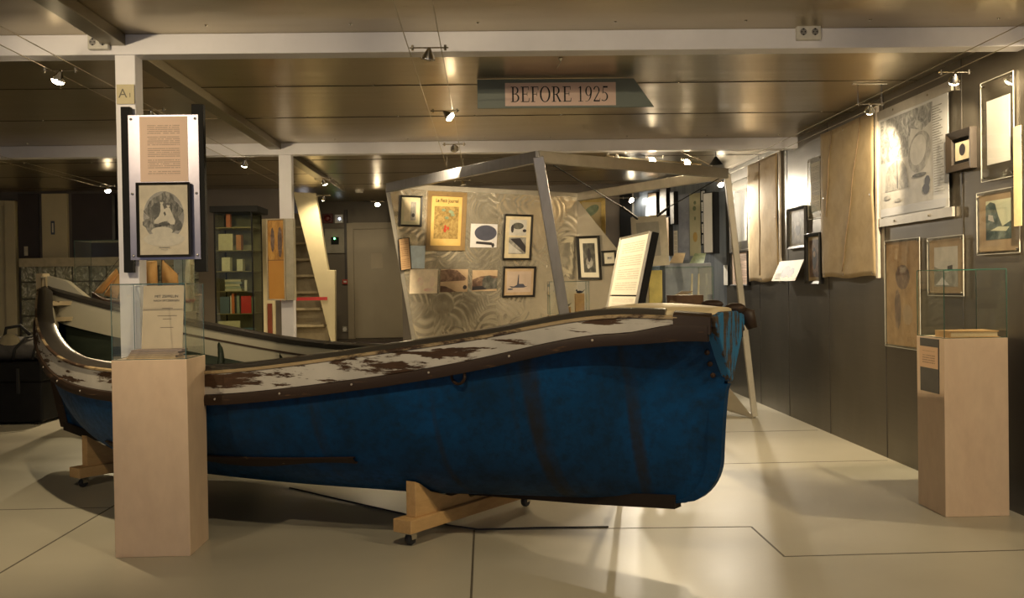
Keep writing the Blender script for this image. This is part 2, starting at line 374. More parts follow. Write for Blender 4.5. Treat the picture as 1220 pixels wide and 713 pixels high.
while z > .05:
    x = gb0.x+.02
    while x < gb1.x: mb.box((x, BW-.13, z-.19), (x+.19, BW-.05, z)); x += .205
    z -= .205
w = struct('wall_glass_blocks', mb, GBLK, bevel=.012); w['label'] = 'dado of rippled glass blocks below the pale ledge'
mb = MB(); mb.box((gb0.x, BW-.1, 0), (gb1.x, BW, gb0.z)); struct('wall_dado', mb, plain('block_mortar', (.12, .115, .08), .6))
mb = MB(); p, q = onY(234, 200, 11.6), onY(259, 200, 11.6); mb.box((p.x, 11.6, 0), (q.x, 11.85, 2.05)); struct('pillar_dark', mb, plain('grey_steel_pillar', (.17, .145, .115), .4, .5, .08, 2))
p, q = onY(207, 318, BW-.3), onY(227, 400, BW-.3); mb = MB(); mb.box((p.x, BW-.3, 0), (q.x, BW-.26, 1.95)); struct('trim_4', mb, plain('pale_blue_lit_panel', (.62, .72, .76), .5))  # stand-in for a lit panel; its pale blue glow is put into the colour
# ------------------------------------------------------------------ boat
TK = 13
BB = [.027, .291, .53, .731, .879, .954, .953, .884, .762, .607, .443, .288, .154]
GG = [1.226, 1.089, .987, .899, .831, .803, .80, .815, .862, .923, .992, 1.063, 1.047]
BL = 5.24
def spl_coef(y):
    n = len(y); h = 1/(n-1); c = [0]*n; d = [0]*n; m = [0]*n
    for i in range(1, n-1):
        r = 6*(y[i+1]-2*y[i]+y[i-1])/h/h; w = 4-c[i-1]; c[i] = 1/w; d[i] = (r-d[i-1])/w
    for i in range(n-2, 0, -1): m[i] = d[i]-c[i]*m[i+1]
    return m
mB, mG = spl_coef(BB), spl_coef(GG)
def spl(y, m, t):
    n = len(y); h = 1/(n-1); t = min(max(t, 0), 1); i = min(int(t/h), n-2); d = t-i*h
    return y[i]+d*((y[i+1]-y[i])/h-h*(2*m[i]+m[i+1])/6)+d*d*m[i]/2+d**3*(m[i+1]-m[i])/(6*h)
Bf = lambda t: spl(BB, mB, t)
Gf = lambda t: spl(GG, mG, t)
def Kf(t):
    pts = [(0, .23), (.06, .19), (.2, .155), (.45, .14), (.75, .155), (.9, .185), (1, .215)]
    for (a, x), (b, y) in zip(pts, pts[1:]):
        if t <= b: return x+(y-x)*(t-a)/(b-a)
    return pts[-1][1]
def sm(x): x = min(max(x, 0), 1); return x*x*(3-2*x)
VA = .66
def hull_pt(t, v, off=0., lift=0.):
    s0 = -5.24+.26*(1-v)**1.5
    s1 = -.045*max(0, (VA-v)/VA)**.5 if v < VA else 0
    if v < .26: s1 -= .21*(1-math.sqrt(max(0, 1-((.26-v)/.26)**2)))
    s = s0+(s1-s0)*t
    q = 1.25+1.45*sm(min(t/.35, (1-t)/.30))
    f = (1-(1-v)**q)**(1/q) if v > 0 else 0
    b = Bf(t)*f
    if t > .7:
        T = .154*max(0, (v-VA)/(1-VA)); b += (T-.154*((1-(1-v)**1.25)**(1/1.25)))*((t-.7)/.3)**2.2
    b = max(b, .018)
    return V((s, -(max(b-off, .004)), Kf(t)+.02+(Gf(t)-Kf(t)-.02)*v+lift*(1-v)))
ANG = .639
boat = thing('boat', 'old wooden open boat with weathered blue hull and peeling white sheer planks, on timber cradles', 'boat', M.Translation((1.017, 4.238, 0)) @ M.Rotation(-ANG, 4, 'Z'))
NTT, NV = 72, 26
vs_ = [(i/NV)**1.35 for i in range(NV+1)]
mb = MB()
rows = []
for i in range(NTT+1):
    t = i/NTT; L = [hull_pt(t, v) for v in reversed(vs_)]; Rr = [V((p.x, -p.y, p.z)) for p in reversed(L)]
    rows.append(L+Rr)
mb.grid(rows)
hull = mb.build('hull', HULL, boat, smooth=True, auto=50)
mb = MB(); rows = []
for i in range(2, NTT-2):
    t = i/NTT; L = [hull_pt(t, v, .045, .05) for v in reversed(vs_)]; rows.append(L+[V((p.x, -p.y, p.z)) for p in reversed(L)])
mb.grid(rows); inn = mb.build('inner_planking', GREENIN, boat, smooth=True)
# ribs inside
def sweep(mb, side, t0, t1, sec, n=90):
    rows = []
    for i in range(n+1):
        t = t0+(t1-t0)*i/n; e = .004
        s = -BL+BL*t; b = Bf(t); db = (Bf(min(t+e, 1))-Bf(max(t-e, 0)))/((min(t+e, 1)-max(t-e, 0))*BL)
        nx, ny = -db, 1; l = math.hypot(nx, ny); nx, ny = nx/l, ny/l
        rows.append([V((s+nx*dn, side*max(b+ny*dn, .006), Gf(t)+dz)) for dn, dz in (sec(t) if callable(sec) else sec)])
    n2 = len(rows[0]); mb.grid(rows, True); o = len(mb.v)-n2*len(rows)
    mb.f.append(tuple(range(o, o+n2))); mb.fm.append(mb.mi); mb.f.append(tuple(range(o+n2*(len(rows)-1), o+n2*len(rows)))); mb.fm.append(mb.mi)
def shH(t): return .108-.035*sm((t-.72)/.22)-.050*sm((t-.93)/.055)
def rbB(t): return .160-.035*sm((t-.72)/.22)-.035*sm((t-.93)/.07)
for side in (-1, 1):
    mb = MB(); te = .984
    sweep(mb, side, 0.0, te, lambda t: [(-.02, -.012), (.016, -.012), (.020, -shH(t)), (-.02, -shH(t))]); mb.build('sheer_plank', WHITEP, boat, smooth=True, auto=35)
    mb = MB(); sweep(mb, side, .05, .998, lambda t: [(-.02, -shH(t)+.004), (.030, -shH(t)-.004), (.036, -shH(t)*.5-rbB(t)*.5), (.030, -rbB(t)), (-.03, -rbB(t)-.002)]); rub = mb.build('rubbing_strake', RUBRAIL, boat, smooth=True, auto=35)
    for j in range(13):
        t = .12+.066*j
        if t > .95: break
        b = Bf(t); MB().sphere((-BL+BL*t, side*(b+.035), Gf(t)-shH(t)-.024), .006, 5).build('bolt', plain('worn_bolt', (.36, .32, .27), .5), rub)
    mb = MB(); sweep(mb, side, 0.0, .965, [(-.085, -.016), (-.088, .016), (-.05, .032), (-.012, .024), (.010, .004), (.010, -.016)]); cp = mb.build('gunwale_cap', CAPM, boat, smooth=True, auto=40)
    mb = MB(); sweep(mb, side, 0.0, .975, [(.006, -.012), (.006, .005), (.016, .005), (.022, .0), (.022, -.009), (.018, -.012)]); mb.build('cap_edge', TANEDGE, cp, smooth=True, auto=50)
    mb = MB(); sweep(mb, side, 0.012, .80, lambda t: [(-.075, -.02), (-.045, -.02), (-.045-.10*sm((t-.62)/.2)-.05*sm((.16-t)/.12), -.20+.10*sm((t-.7)/.1)), (-.072-.10*sm((t-.62)/.2)-.05*sm((.16-t)/.12), -.20+.10*sm((t-.7)/.1))]); ib = mb.build('inner_sheer_plank', WHITEIN, boat, smooth=True, auto=35)
    mb = MB(); sweep(mb, side, .06, .78, [(-.078, -.075), (-.06, -.075), (-.06, -.088), (-.078, -.088)]); mb.build('inner_rail_groove', plain('groove_dark', (.05, .03, .018), .6), ib)
# frames (ribs) inside
for t in [.14+.085*i for i in range(9)]:
    mb = MB(); pts = [hull_pt(t, v, .06, .06) for v in (1, .85, .7, .5, .35, .2, .1, .04)]; pts = [p-V((0, 0, .2))*(1 if i == 0 else 0) for i, p in enumerate(pts)]
    pts += [V((p.x, -p.y, p.z)) for p in reversed(pts)]
    mb.tube(pts, .022, 6); mb.build('rib', GREENIN, boat, smooth=True)
# bow: triangular bow board, deck, stem, knob
zt, za = Gf(1), Kf(1)+.02+(Gf(1)-Kf(1)-.02)*VA
Tb = basis((.002, 0, 0), (0, 1, 0), (0, 0, 1))
mb = MB(); mb.prism([(-.150, zt+.012), (-.148, zt-.03), (-.010, za+.01), (.010, za+.01), (.148, zt-.03), (.150, zt+.012), (.08, zt+.03), (-.08, zt+.03)], -.03, .022, Tb); bb = mb.build('bow_board', BOWBLUE, boat, bevel=.006)
for i, z in enumerate((zt-.14, zt-.19, zt-.24)): MB().sphere((-.045, -(.154*max(0, (z-za)/(zt-za))+.012)-.008, z), .012, 5).build('bow_bolt', RUST, boat)
rows = []
for i in range(13):
    t = .90+.1*i/12; b = Bf(t)-.02; rows.append([V((-BL+BL*t, b*u, Gf(t)+.012+.035*(1-u*u))) for u in [-1+.2*j for j in range(11)]])
mb = MB(); mb.grid(rows); o = mb.build('fore_deck', DECKP, boat, smooth=True); md = o.modifiers.new('thick', 'SOLIDIFY'); md.thickness = .03
for side in (-1, 1):
    mb = MB(); sweep(mb, side, .972, 1.0, [(-.09, -.05), (-.09, .012), (-.03, .026), (.020, .010), (.030, -.06)], 20); mb.build('bow_rail', RUBRAIL, boat, smooth=True, auto=40)
mb = MB(); mb.tube([(-.02, .16, zt+.02), (.03, .175, zt+.005), (.045, .18, zt-.05)], [.034, .036, .022], 10); mb.sphere((.0, .10, zt+.04), .03, 6, (1.6, 1.4, .8)); mb.sphere((-.15, .2, zt+.055), .03, 6, (1.8, 1.2, .7)); mb.build('stem_knob', RUBRAIL, boat, smooth=True)
# keel, stern post
pts = []
mb = MB(); rows = []
for i in range(61):
    t = i/60; z = Kf(t); s = -4.97+(4.97-.235)*t
    rows.append([V((s, -.032, z+.06)), V((s, -.032, z)), V((s, .032, z)), V((s, .032, z+.06))])
mb.grid(rows, True); mb.f.append((240, 241, 242, 243)); mb.fm.append(0); mb.build('keel', KEELM, boat)
mb = MB(); mb.grid([[hull_pt(1, v)+V((.012, .0, 0)), V((hull_pt(1, v).x+.012, .02, hull_pt(1, v).z)), V((hull_pt(1, v).x-.05, .024, hull_pt(1, v).z)), V((hull_pt(1, v).x-.05, -.024, hull_pt(1, v).z))] for v in [VA*i/24 for i in range(25)]], True); mb.build('stem', HULL, boat, smooth=True, auto=40)
mb = MB(); mb.grid([[V((hull_pt(0, v).x+dx, dy, hull_pt(0, v).z)) for dx, dy in ((.06, -.03), (-.03, -.03), (-.03, .03), (.06, .03))] for v in [i/10 for i in range(10)]], True); mb.build('stern_post', RUBRAIL, boat, bevel=.005)
MB().box((-5.29, -.03, Gf(0)-.12), (-5.20, .03, Gf(0)+.115)).build('stern_head', DECKP, boat, bevel=.008)
# raised wing of the stern, both sides, and stern deck boards
for side in (-1, 1):
    rows = []
    nst = 22
    for i in range(nst+1):
        t = .002+.062*i/nst if side > 0 else .001+.012*i/nst
        h = .105*(1-min(1, max(0, (t-.030)/.032))) if side > 0 else .10
        b = Bf(t); s = -BL+BL*t
        rows.append([V((s, side*(b-.01), Gf(t))), V((s, side*(b-.01), Gf(t)+h+.004)), V((s, side*max(b-.045, .002), Gf(t)+h+.004)), V((s, side*max(b-.045, .002), Gf(t)))])
    mb = MB(); mb.grid(rows, True); mb.build('stern_washboard', WHITEIN, boat)
rows = [[V((-BL+BL*t, u*max(Bf(t)-.05, .005), Gf(.03)-.035)) for u in (-1, 0, 1)] for t in (.012, .02, .028, .036, .044)]
mb = MB(); mb.grid(rows); o = mb.build('stern_deck', DECKP, boat); md = o.modifiers.new('thick', 'SOLIDIFY'); md.thickness = .03
rows = [[V((-BL+BL*t, u*max(Bf(t)-.06, .005), Gf(.04)-.13)) for u in (-1, 0, 1)] for t in (.02, .03, .04, .05)]
mb = MB(); mb.grid(rows); o = mb.build('stern_seat', DECKP, boat); md = o.modifiers.new('thick', 'SOLIDIFY'); md.thickness = .03
# ring bolts on the near side
for t in (.09, .265, .44, .80):
    v = .80 if t > .1 else .74; p = hull_pt(t, v); nrm = V((0, -1, 0))
    mb = MB(); c = p+V((0, -.012, 0)); mb.tube([c+V((.038*math.cos(a), -.004, .038*math.sin(a))) for a in [2*PI*i/16 for i in range(17)]], .007, 6); mb.sphere(c+V((0, 0, .04)), .016, 5); mb.build('ring_bolt', RUST, boat, smooth=True)
# lower bilge strip with rust
rows = []
for i in range(41):
    t = .36+.335*i/40; p0, p1 = hull_pt(t, .345), hull_pt(t, .295-.02*math.sin(i*.3)); e = V((0, -.012, -.006)); rows.append([p0, p0+e, p1+e, p1])
mb = MB(); mb.grid(rows, True); mb.build('bilge_strip', peeled('rusty_bilge_strip', (.022, .010, .006), (.32, .24, .10), .62, 4, (2, 2, 6), .6, .5), boat)

# cradles: plank bolster on a beam with casters
def cradle(cx, cy, half, wide, zboard, lab, prof):
    R = M.Translation((cx, cy, 0)) @ M.Rotation(-ANG, 4, 'Z')
    r = thing('boat_cradle', lab, 'cradle', R, 'cradles under the boat')
    MB().box((-.055, -half-.05, .066), (.055, half+.05, .128)).build('base_beam', PINE, r, bevel=.004)
    T = basis((.028, 0, 0), (0, 1, 0), (0, 0, 1))
    MB().prism(prof, -.056, 0, T).build('bolster', PINE, r, bevel=.003)
    for sgn in (-1, 1):
        c = MB(); c.box((-.03, sgn*half-.03, .058), (.03, sgn*half+.03, .066)); c.box((-.022, sgn*half-.006, .028), (-.016, sgn*half+.03, .060)); c.box((.016, sgn*half-.006, .028), (.022, sgn*half+.03, .060))
        co = c.build('caster', CHROME, r)
        w = MB(); w.lathe([(.010, -.013), (.026, -.013), (.029, -.008), (.029, .008), (.026, .013), (.010, .013)], 20, M.Translation((0, sgn*half+.008, .0295)) @ M.Rotation(PI/2, 4, 'Y')); w.build('wheel', RUBBER, co, smooth=True, auto=40)
    return r
hz = lambda t, n: min((hull_pt(t, v).z for v in [i/60 for i in range(1, 61)] if abs(hull_pt(t, v).y) >= abs(n)), default=.5)
def bolster(t, half, h0):
    top = []
    for i in range(25):
        n = -half+2*half*i/24
        z = min(hz(t, n), h0+.0)-.004
        if abs(n) < .06: z = min(z, Kf(t)-.004)
        top.append((n, z))
    return [(-half, .128), (half, .128)]+top[::-1]
s1 = -1.36; c1 = V((1.017+s1*math.cos(ANG), 4.238-s1*math.sin(ANG)*-1*-1, 0))
def axis_pt(s): return V((1.017+s*math.cos(ANG), 4.238-s*math.sin(ANG), 0))
n_ = V((math.sin(ANG), math.cos(ANG), 0))
cc = [(onZ(485, 650)+onZ(628, 604))/2]
sA = (cc[0]-axis_pt(0)).dot(V((math.cos(ANG), -math.sin(ANG), 0)))
lat = (cc[0]-axis_pt(0)).dot(n_)
A = axis_pt(sA)
cradle(A.x, A.y, .475, .1, .3, 'pine cradle on casters carrying the fore part of the boat', bolster((sA+BL)/BL, .46, .30))
lc = onZ(98, 581); sB = (lc-axis_pt(0)).dot(V((math.cos(ANG), -math.sin(ANG), 0))); A = axis_pt(sB)
cradle(A.x, A.y, -(lc-axis_pt(0)).dot(n_), .1, .3, 'pine cradle on casters under the stern, left of the wooden plinth', bolster((sB+BL)/BL, -(lc-axis_pt(0)).dot(n_)-.02, .34))
# black cable on the floor
mb = MB(); pts = [onZ(345, 582), onZ(400, 595), onZ(479, 613), onZ(535, 627), onZ(570, 632), onZ(640, 630), onZ(725, 629)]
mb.tube([p+V((0, 0, .004)) for p in pts], .004, 6); tag(mb.build('floor_cable', plain('dark_grey_cable', (.045, .045, .05), .6), smooth=True), 'thin black cable lying on the floor beneath the blue boat', 'cable')
# ------------------------------------------------------------------ plinths and glass cases
def glass_case(x0, x1, y0, y1, z0, z1, lab, grp='glass cases on plinths', top=False):
    r = thing('glass_case', lab, 'glass case', ((x0+x1)/2, (y0+y1)/2, z0), grp)
    hx, hy, h, t = (x1-x0)/2, (y1-y0)/2, z1-z0, .005
    panes = [((-hx, -hy, 0), (hx, -hy+t, h)), ((-hx, hy-t, 0), (hx, hy, h)), ((-hx, -hy+t, 0), (-hx+t, hy-t, h)), ((hx-t, -hy+t, 0), (hx, hy-t, h)), ((-hx+t, -hy+t, h-t), (hx-t, hy-t, h))]
    for a, b in panes: MB().box(a, b).build('pane', GLASS, r)
    e = MB(); w = .0032
    for sx in (-hx, hx):
        for sy in (-hy, hy): e.bar((sx, sy, 0), (sx, sy, h), w, w, (1, 0, 0))
    for sy in (-hy, hy): e.bar((-hx, sy, h), (hx, sy, h), w, w); e.bar((-hx, sy, .001), (hx, sy, .001), w, w)
    for sx in (-hx, hx): e.bar((sx, -hy, h), (sx, hy, h), w, w); e.bar((sx, -hy, .001), (sx, hy, .001), w, w)
    e.build('glass_edges', GEDGE, r); return r
xL0, xL1, yL0, yL1 = -1.686, -1.349, 4.57, 4.872
zL = onY(176, 429, yL0).z
pl = tag(MB().box((xL0, yL0, 0), (xL1, yL1, zL)).build('plinth', BIRCH, bevel=.003), 'tall birch plywood plinth before the white column, carrying a glass case', 'plinth', 'birch plinths')
zLt = onY(176, 338.5, yL0).z
glass_case(xL0+.004, xL1-.004, yL0+.004, yL1-.004, zL, zLt, 'glass case with a title page and papers, on the left plinth')
xR0, xR1, yR0, yR1 = 2.296, 2.622, 4.99, 5.31
zR = onY(1165, 403, yR0).z; zRt = onY(1165, 321, yR0).z
pl2 = thing('plinth', 'tall birch plywood plinth against the right wall with a label plate on its side', 'plinth', ((xR0+xR1)/2, (yR0+yR1)/2, 0), 'birch plinths')
MB().box((xR0-pl2.location.x, yR0-pl2.location.y, 0), (xR1-pl2.location.x, yR1-pl2.location.y, zR)).build('plinth_body', BIRCH, pl2, bevel=.003)
hx = xR0-pl2.location.x
lp = MB().box((hx-.004, -.105, zR-.285), (hx, .11, zR-.008)).build('label_plate', DARKGREY, pl2)
lb = MB(); T = basis((hx-.005, 0, zR-.105), (0, -1, 0), (0, 0, 1)); lb.box((-.11, -.055, -.001), (.10, .055, .001), None)
o = lb.build('label', printed('plinth_label', (.70, .46, .28), (.06, .03, .02), 9, .15, .2), lp); o.matrix_local = T
glass_case(xR0+.004, xR1-.004, yR0+.004, yR1-.004, zR, zRt, 'glass case holding one old book, on the right plinth')
bk = thing('book', 'old tan book lying flat in the right glass case', 'book', ((xR0+xR1)/2+.01, (yR0+yR1)/2-.04, zR+.0005))
MB().box((-.125, -.085, 0), (.125, .085, .005)).box((-.125, -.085, .028), (.125, .085, .033)).box((-.125, -.085, .005), (-.12, .085, .028)).build('cover', plain('tan_book_cloth', (.50, .31, .13), .6), bk)
MB().box((-.12, -.08, .005), (.12, .08, .028)).build('page_block', plain('aged_pages', (.62, .50, .30), .7, 0, .15, 60, 0, .3, (1, 1, 12)), bk)
# left case contents: standing title page and stack of papers
p0, p1 = onY(169, 341, yL0+.17), onY(219, 416, yL0+.17)
tp = thing('title_page', 'old title page standing upright in the left glass case', 'document', basis(((p0.x+p1.x)/2, yL0+.17, (p0.z+p1.z)/2), (1, 0, 0), (0, .16, 1)))
w, h = p1.x-p0.x, p0.z-p1.z+.005
ln = MB(); ln.box((-w/2, -h/2, -.003), (w/2, h/2, 0)); ln.mi = 1
TXT = lambda pg: (text('MIT ZEPPELIN', .0180, INK, pg, M.Translation((.014, h/2-.052, .0006))), text('NACH SPITZBERGEN', .0128, INK, pg, M.Translation((.014, h/2-.072, .0006))))
for yy, ww in ((-.01, .05), (-.045, .09), (-.06, .04), (-.10, .06), (-.175, .05), (-.21, .04), (-.225, .07)):
    if abs(yy) < h/2 and h/2-.09+yy > -h/2: ln.box((-ww/2+.02, h/2-.10+yy, .0002), (ww/2+.02, h/2-.0965+yy, .0006))
TXT(ln.build('page', [plain('aged_title_page', (.58, .47, .33), .6, 0, .08, 10), plain('faded_ink', (.22, .17, .12), .7)], tp))
for i in range(5):
    x = -1.605+.004*i; o = MB().box((-.02, -.06, 0), (.205-.01*(i % 2), .055, .0075)).build('paper_sheaf', plain('paper_sheaf_%d' % i, (.48-.04*i, .36-.03*i, .20), .7, 0, .2, 30)); o.location = (x, yL0+.088, zL+.0005+i*.0085); o.rotation_euler.z = .022*(i-2)
    tag(o, 'aged paper sheaf lying flat in a small pile in the left glass case', 'papers', 'papers piled in the left glass case')
# ------------------------------------------------------------------ pictures
FRM = {'black': BLACK, 'dark': plain('dark_brown_frame', (.030, .022, .016), .45), 'gold': GOLD, 'brown': wood('brown_frame_wood', (.17, .11, .05), (.24, .16, .07)), 'alu': ALUD}
def rect(p0, ux, uy, nrm, px):
    """px = (xl, ytl, ybl, xr, ytr, ybr) measured on the photograph; the rectangle on the plane that spans those corners"""
    xl, ytl, ybl, xr, ytr, ybr = px
    c = [onP(xl, ytl, p0, nrm), onP(xr, ytr, p0, nrm), onP(xr, ybr, p0, nrm), onP(xl, ybl, p0, nrm)]
    u = [(q-p0).dot(ux) for q in c]; v = [(q-p0).dot(uy) for q in c]
    u0, u1, v1, v0 = (u[0]+u[3])/2, (u[1]+u[2])/2, (v[0]+v[1])/2, (v[2]+v[3])/2
    return p0+ux*((u0+u1)/2)+uy*((v0+v1)/2), u1-u0, v1-v0
def draw(parent, w, h, z, base, shapes, name='print'):
    """one printed image: a sheet plus flat inked shapes given in 0..1 sheet coordinates"""
    mb = MB(); mats = [base]; mb.box((-w/2, -h/2, z-.0015), (w/2, h/2, z))
    for i, (m, pts) in enumerate(shapes):
        if m not in mats: mats.append(m)
        mb.mi = mats.index(m); zz = z+.0004*(i+1)
        mb.add([((x-.5)*w, (y-.5)*h, zz) for x, y in pts], [tuple(range(len(pts)))])
    return mb.build(name, mats, parent)
def ell(cx, cy, rx, ry, n=20, rot=0): return [(cx+rx*math.cos(a)*math.cos(rot)-ry*math.sin(a)*math.sin(rot), cy+rx*math.cos(a)*math.sin(rot)+ry*math.sin(a)*math.cos(rot)) for a in [2*PI*i/n for i in range(n)]]
def frame(parent, w, h, fw, dep, mat, z0=0, prof=.6):
    mb = MB(); o = [(-w/2, -h/2), (w/2, -h/2), (w/2, h/2), (-w/2, h/2)]; i = [(-w/2+fw, -h/2+fw), (w/2-fw, -h/2+fw), (w/2-fw, h/2-fw), (-w/2+fw, h/2-fw)]
    vs = [(*p, z0) for p in o]+[(*p, z0+dep) for p in o]+[(*p, z0+dep*prof) for p in i]+[(*p, z0) for p in i]
    fs = []
    for k in range(4):
        n = (k+1) % 4; fs += [(k, n, 4+n, 4+k), (4+k, 4+n, 8+n, 8+k), (8+k, 8+n, 12+n, 12+k), (12+k, 12+n, n, k)]
    mb.add(vs, fs); return mb.build('frame', mat, parent, bevel=min(.0015, fw*.15), seg=1)
def picture(plane, px, name, label, cat, group=None, style='black', fw=.012, dep=.02, mount=None, mm=.02, base=None, shapes=(), thick=.004, plexi=False, rot=0, win=None, gap=0., tilt=0.):
    p0, ux, uy, nrm = plane
    c, w, h = rect(p0, ux, uy, nrm, px)
    T = basis(c+nrm*gap, ux, uy) @ M.Rotation(rot, 4, 'Z') @ M.Rotation(tilt, 4, 'X')
    r = thing(name, label, cat, T, group)
    if plexi:
        pw, ph = w, h
        MB().box((-pw/2, -ph/2, .008), (pw/2, ph/2, .012)).build('plexiglass', PLEXI, r)
        e = MB(); 
        for a, b in (((-pw/2, -ph/2), (pw/2, -ph/2)), ((pw/2, -ph/2), (pw/2, ph/2)), ((pw/2, ph/2), (-pw/2, ph/2)), ((-pw/2, ph/2), (-pw/2, -ph/2))): e.bar((*a, .010), (*b, .010), .0028, .0044)
        e.build('sheet_edge', plain('pale_sheet_edge', (.50, .48, .42), .3), r)
        for sx in (-1, 1):
            for sy in (-1, 1):
                s = MB(); s.lathe([(.004, 0), (.004, .012), (.007, .012), (.006, .016), (.0001, .017)], 10, M.Translation((sx*(pw/2-.02), sy*(ph/2-.02), 0))); s.build('screw', CHROME, r, smooth=True)
        if win: 
            a, b, cc_, d = win; sub = thing('tmp', '', ''); bpy.data.objects.remove(sub)
            o = draw(r, w*(b-a), h*(d-cc_), .004, base, shapes); o.location = ((a+b-1)/2*w, (cc_+d-1)/2*h, 0)
        else: draw(r, w-.03, h-.03, .004, base, shapes)
        return r
    if style == 'box':
        MB().box((-w/2, -h/2, 0), (w/2, h/2, dep)).build('box_frame', BLACK, r); draw(r, w*(1-2*fw/max(w, .05)) if fw*2.5 < w else w*.7, h-2*fw, dep+.003, base, shapes); return r
    if style:
        frame(r, w, h, fw, dep, FRM[style])
        MB().box((-w/2+fw*.5, -h/2+fw*.5, 0), (w/2-fw*.5, h/2-fw*.5, dep*.25)).build('mount', mount or MAT_W, r)
        iw, ih = w-2*fw-2*mm, h-2*fw-2*mm
        if base:
            if win: a, b, cc_, d = win; W, H_ = w-2*fw, h-2*fw; o = draw(r, W*(b-a), H_*(d-cc_), dep*.25+.0018, base, shapes); o.location = ((a+b-1)/2*W, (cc_+d-1)/2*H_, 0)
            else: draw(r, iw, ih, dep*.25+.0018, base, shapes)
    else: draw(r, w, h, thick, base, shapes)
    return r
PR = (V((RW, 0, 0)), V((0, -1, 0)), V((0, 0, 1)), V((-1, 0, 0)))
PB = (V((0, BW, 0)), V((1, 0, 0)), V((0, 0, 1)), V((0, -1, 0)))
PA = (A0.copy(), (A1-A0).normalized(), V((0, 0, 1)), nA)
# print inks
G1 = mottle('grey_print_dark', [(.02, .02, .02), (.10, .10, .09), (.22, .21, .19)], 14)
G2 = mottle('grey_print_mid', [(.12, .12, .11), (.30, .29, .27), (.50, .48, .44)], 12)
G3 = mottle('grey_print_light', [(.40, .39, .37), (.60, .58, .55)], 8)
SEP = mottle('sepia_print', [(.05, .03, .025), (.16, .10, .075), (.40, .28, .20)], 12)
SEPL = mottle('sepia_light', [(.42, .30, .19), (.58, .44, .30)], 8)
NIGHT = plain('dark_print_ink', (.035, .033, .04), .5); BLUEINK = plain('slate_blue_ink', (.07, .075, .11), .5)
SKYP = mottle('pale_sky_print', [(.55, .55, .60), (.72, .70, .70)], 3)
STORM = mottle('stormy_sea_print', [(.015, .03, .035), (.06, .10, .10), (.25, .32, .30)], 10); STORMSKY = mottle('greenish_sky_print', [(.50, .55, .42), (.75, .75, .55)], 4)
PINKSK = mottle('pink_sketch', [(.70, .58, .46), (.74, .62, .52), (.66, .36, .30)], 9)
BLUEP = plain('pale_blue_paper', (.48, .58, .66), .6)
YEL = mottle('yellow_cover', [(.50, .33, .10), (.58, .40, .14), (.62, .46, .19)], 6); OLV = mottle('olive_crowd_print', [(.10, .08, .03), (.30, .20, .07), (.42, .32, .13)], 26)
REDI = plain('red_print_ink', (.40, .05, .025), .5); BRN = mottle('brown_map', [(.22, .13, .055), (.36, .23, .11), (.46, .31, .16)], 10); BRNL = plain('kraft_mount', (.36, .26, .16), .6)
ORG = mottle('amber_glow_print', [(.25, .10, .02), (.60, .30, .05), (.80, .48, .12)], 7, stretch=(3, 1, 1))  # bright ambers carry the painted glow of the backlit picture
GREENP = mottle('green_print', [(.08, .12, .06), (.35, .42, .28)], 9)
MAPP = mottle('ice_map_print', [(.05, .05, .05), (.30, .30, .29), (.66, .65, .62)], 15, dist=1.2)
SNOWP = mottle('print_snow', [(.50, .47, .40), (.64, .60, .50)], 30); ENG = mottle('engraved_shade', [(.03, .03, .03), (.10, .10, .09), (.26, .25, .22), (.44, .42, .36)], 26, stretch=(3, 1, 1))
# right wall, from the camera end towards the back
picture(PR, (1214.5, 152, 268, 1224, 148, 271), 'canvas_strip', 'pale yellow cloth edge at the far right of the picture', 'cloth', style=None, base=plain('yellow_cloth', (.62, .50, .26), .8), thick=.03)
picture(PR, (1171, 97, 217, 1210, 87, 210), 'framed_sheet', 'brightly lit white sheet in plexiglass, highest on the right wall near the camera', 'sheet', plexi=True, base=plain('bright_white_paper', (.86, .85, .82), .6, 0, .01), win=(.15, .86, .16, .80))
picture(PR, (1166, 230, 304, 1217, 222, 301), 'mounted_picture', 'stormy sea picture on brown card under the bright white sheet', 'picture', plexi=True, base=BRNL, shapes=[(STORMSKY, [(.18, .2), (.82, .2), (.82, .88), (.18, .88)]), (STORM, [(.18, .2), (.82, .2), (.82, .5), (.6, .42), (.5, .6), (.42, .82), (.3, .86), (.18, .8)]), (G3, [(.24, .55), (.4, .5), (.36, .62), (.25, .64)]), (STORMSKY, [(.3, .36), (.7, .33), (.78, .40), (.5, .42)])])
picture(PR, (1134.5, 160, 207, 1164, 150, 200), 'framed_photo', 'small photo in a heavy dark frame, between the airship poster and the bright white sheet', 'picture', style='dark', fw=.042, dep=.040, mount=BLACKM, mm=.02, base=plain('photo_cream', (.60, .52, .36), .5), shapes=[(NIGHT, ell(.5, .55, .22, .33))])
# poster with aluminium rails
c, w, h = rect(*PR, (1050, 141, 264, 1133, 111, 246))
r = thing('poster', 'large grey airship poster held between metal rails on the right wall', 'poster', basis(c+V((-.012, 0, 0)), PR[1], PR[2]))
shp = [(G3, [(.03, .1), (.80, .1), (.80, .97), (.03, .97)]), (MAPP, [(.03, .55), (.45, .55), (.5, .8), (.66, .75), (.78, .8), (.80, .97), (.03, .97)]),
       (G2, ell(.62, .56, .155, .19, 28, -.35)), (G3, ell(.60, .58, .11, .14, 24, -.35)), (G2, [(.10, .26), (.46, .26), (.44, .44), (.38, .52), (.28, .55), (.16, .5), (.11, .42)]), (NIGHT, [(.29, .27), (.305, .27), (.30, .54), (.29, .54)]),
       (NIGHT, ell(.71, .21, .05, .05, 9)), (NIGHT, ell(.73, .28, .04, .05, 7)), (G1, ell(.62, .35, .10, .018)), (G2, ell(.13, .2, .05, .02)), (G2, ell(.3, .16, .05, .015)), (printed('poster_caption', (.60, .62, .68), (.12, .13, .2), 2, .05, .2), [(.03, .02), (.97, .02), (.97, .095), (.03, .095)])]
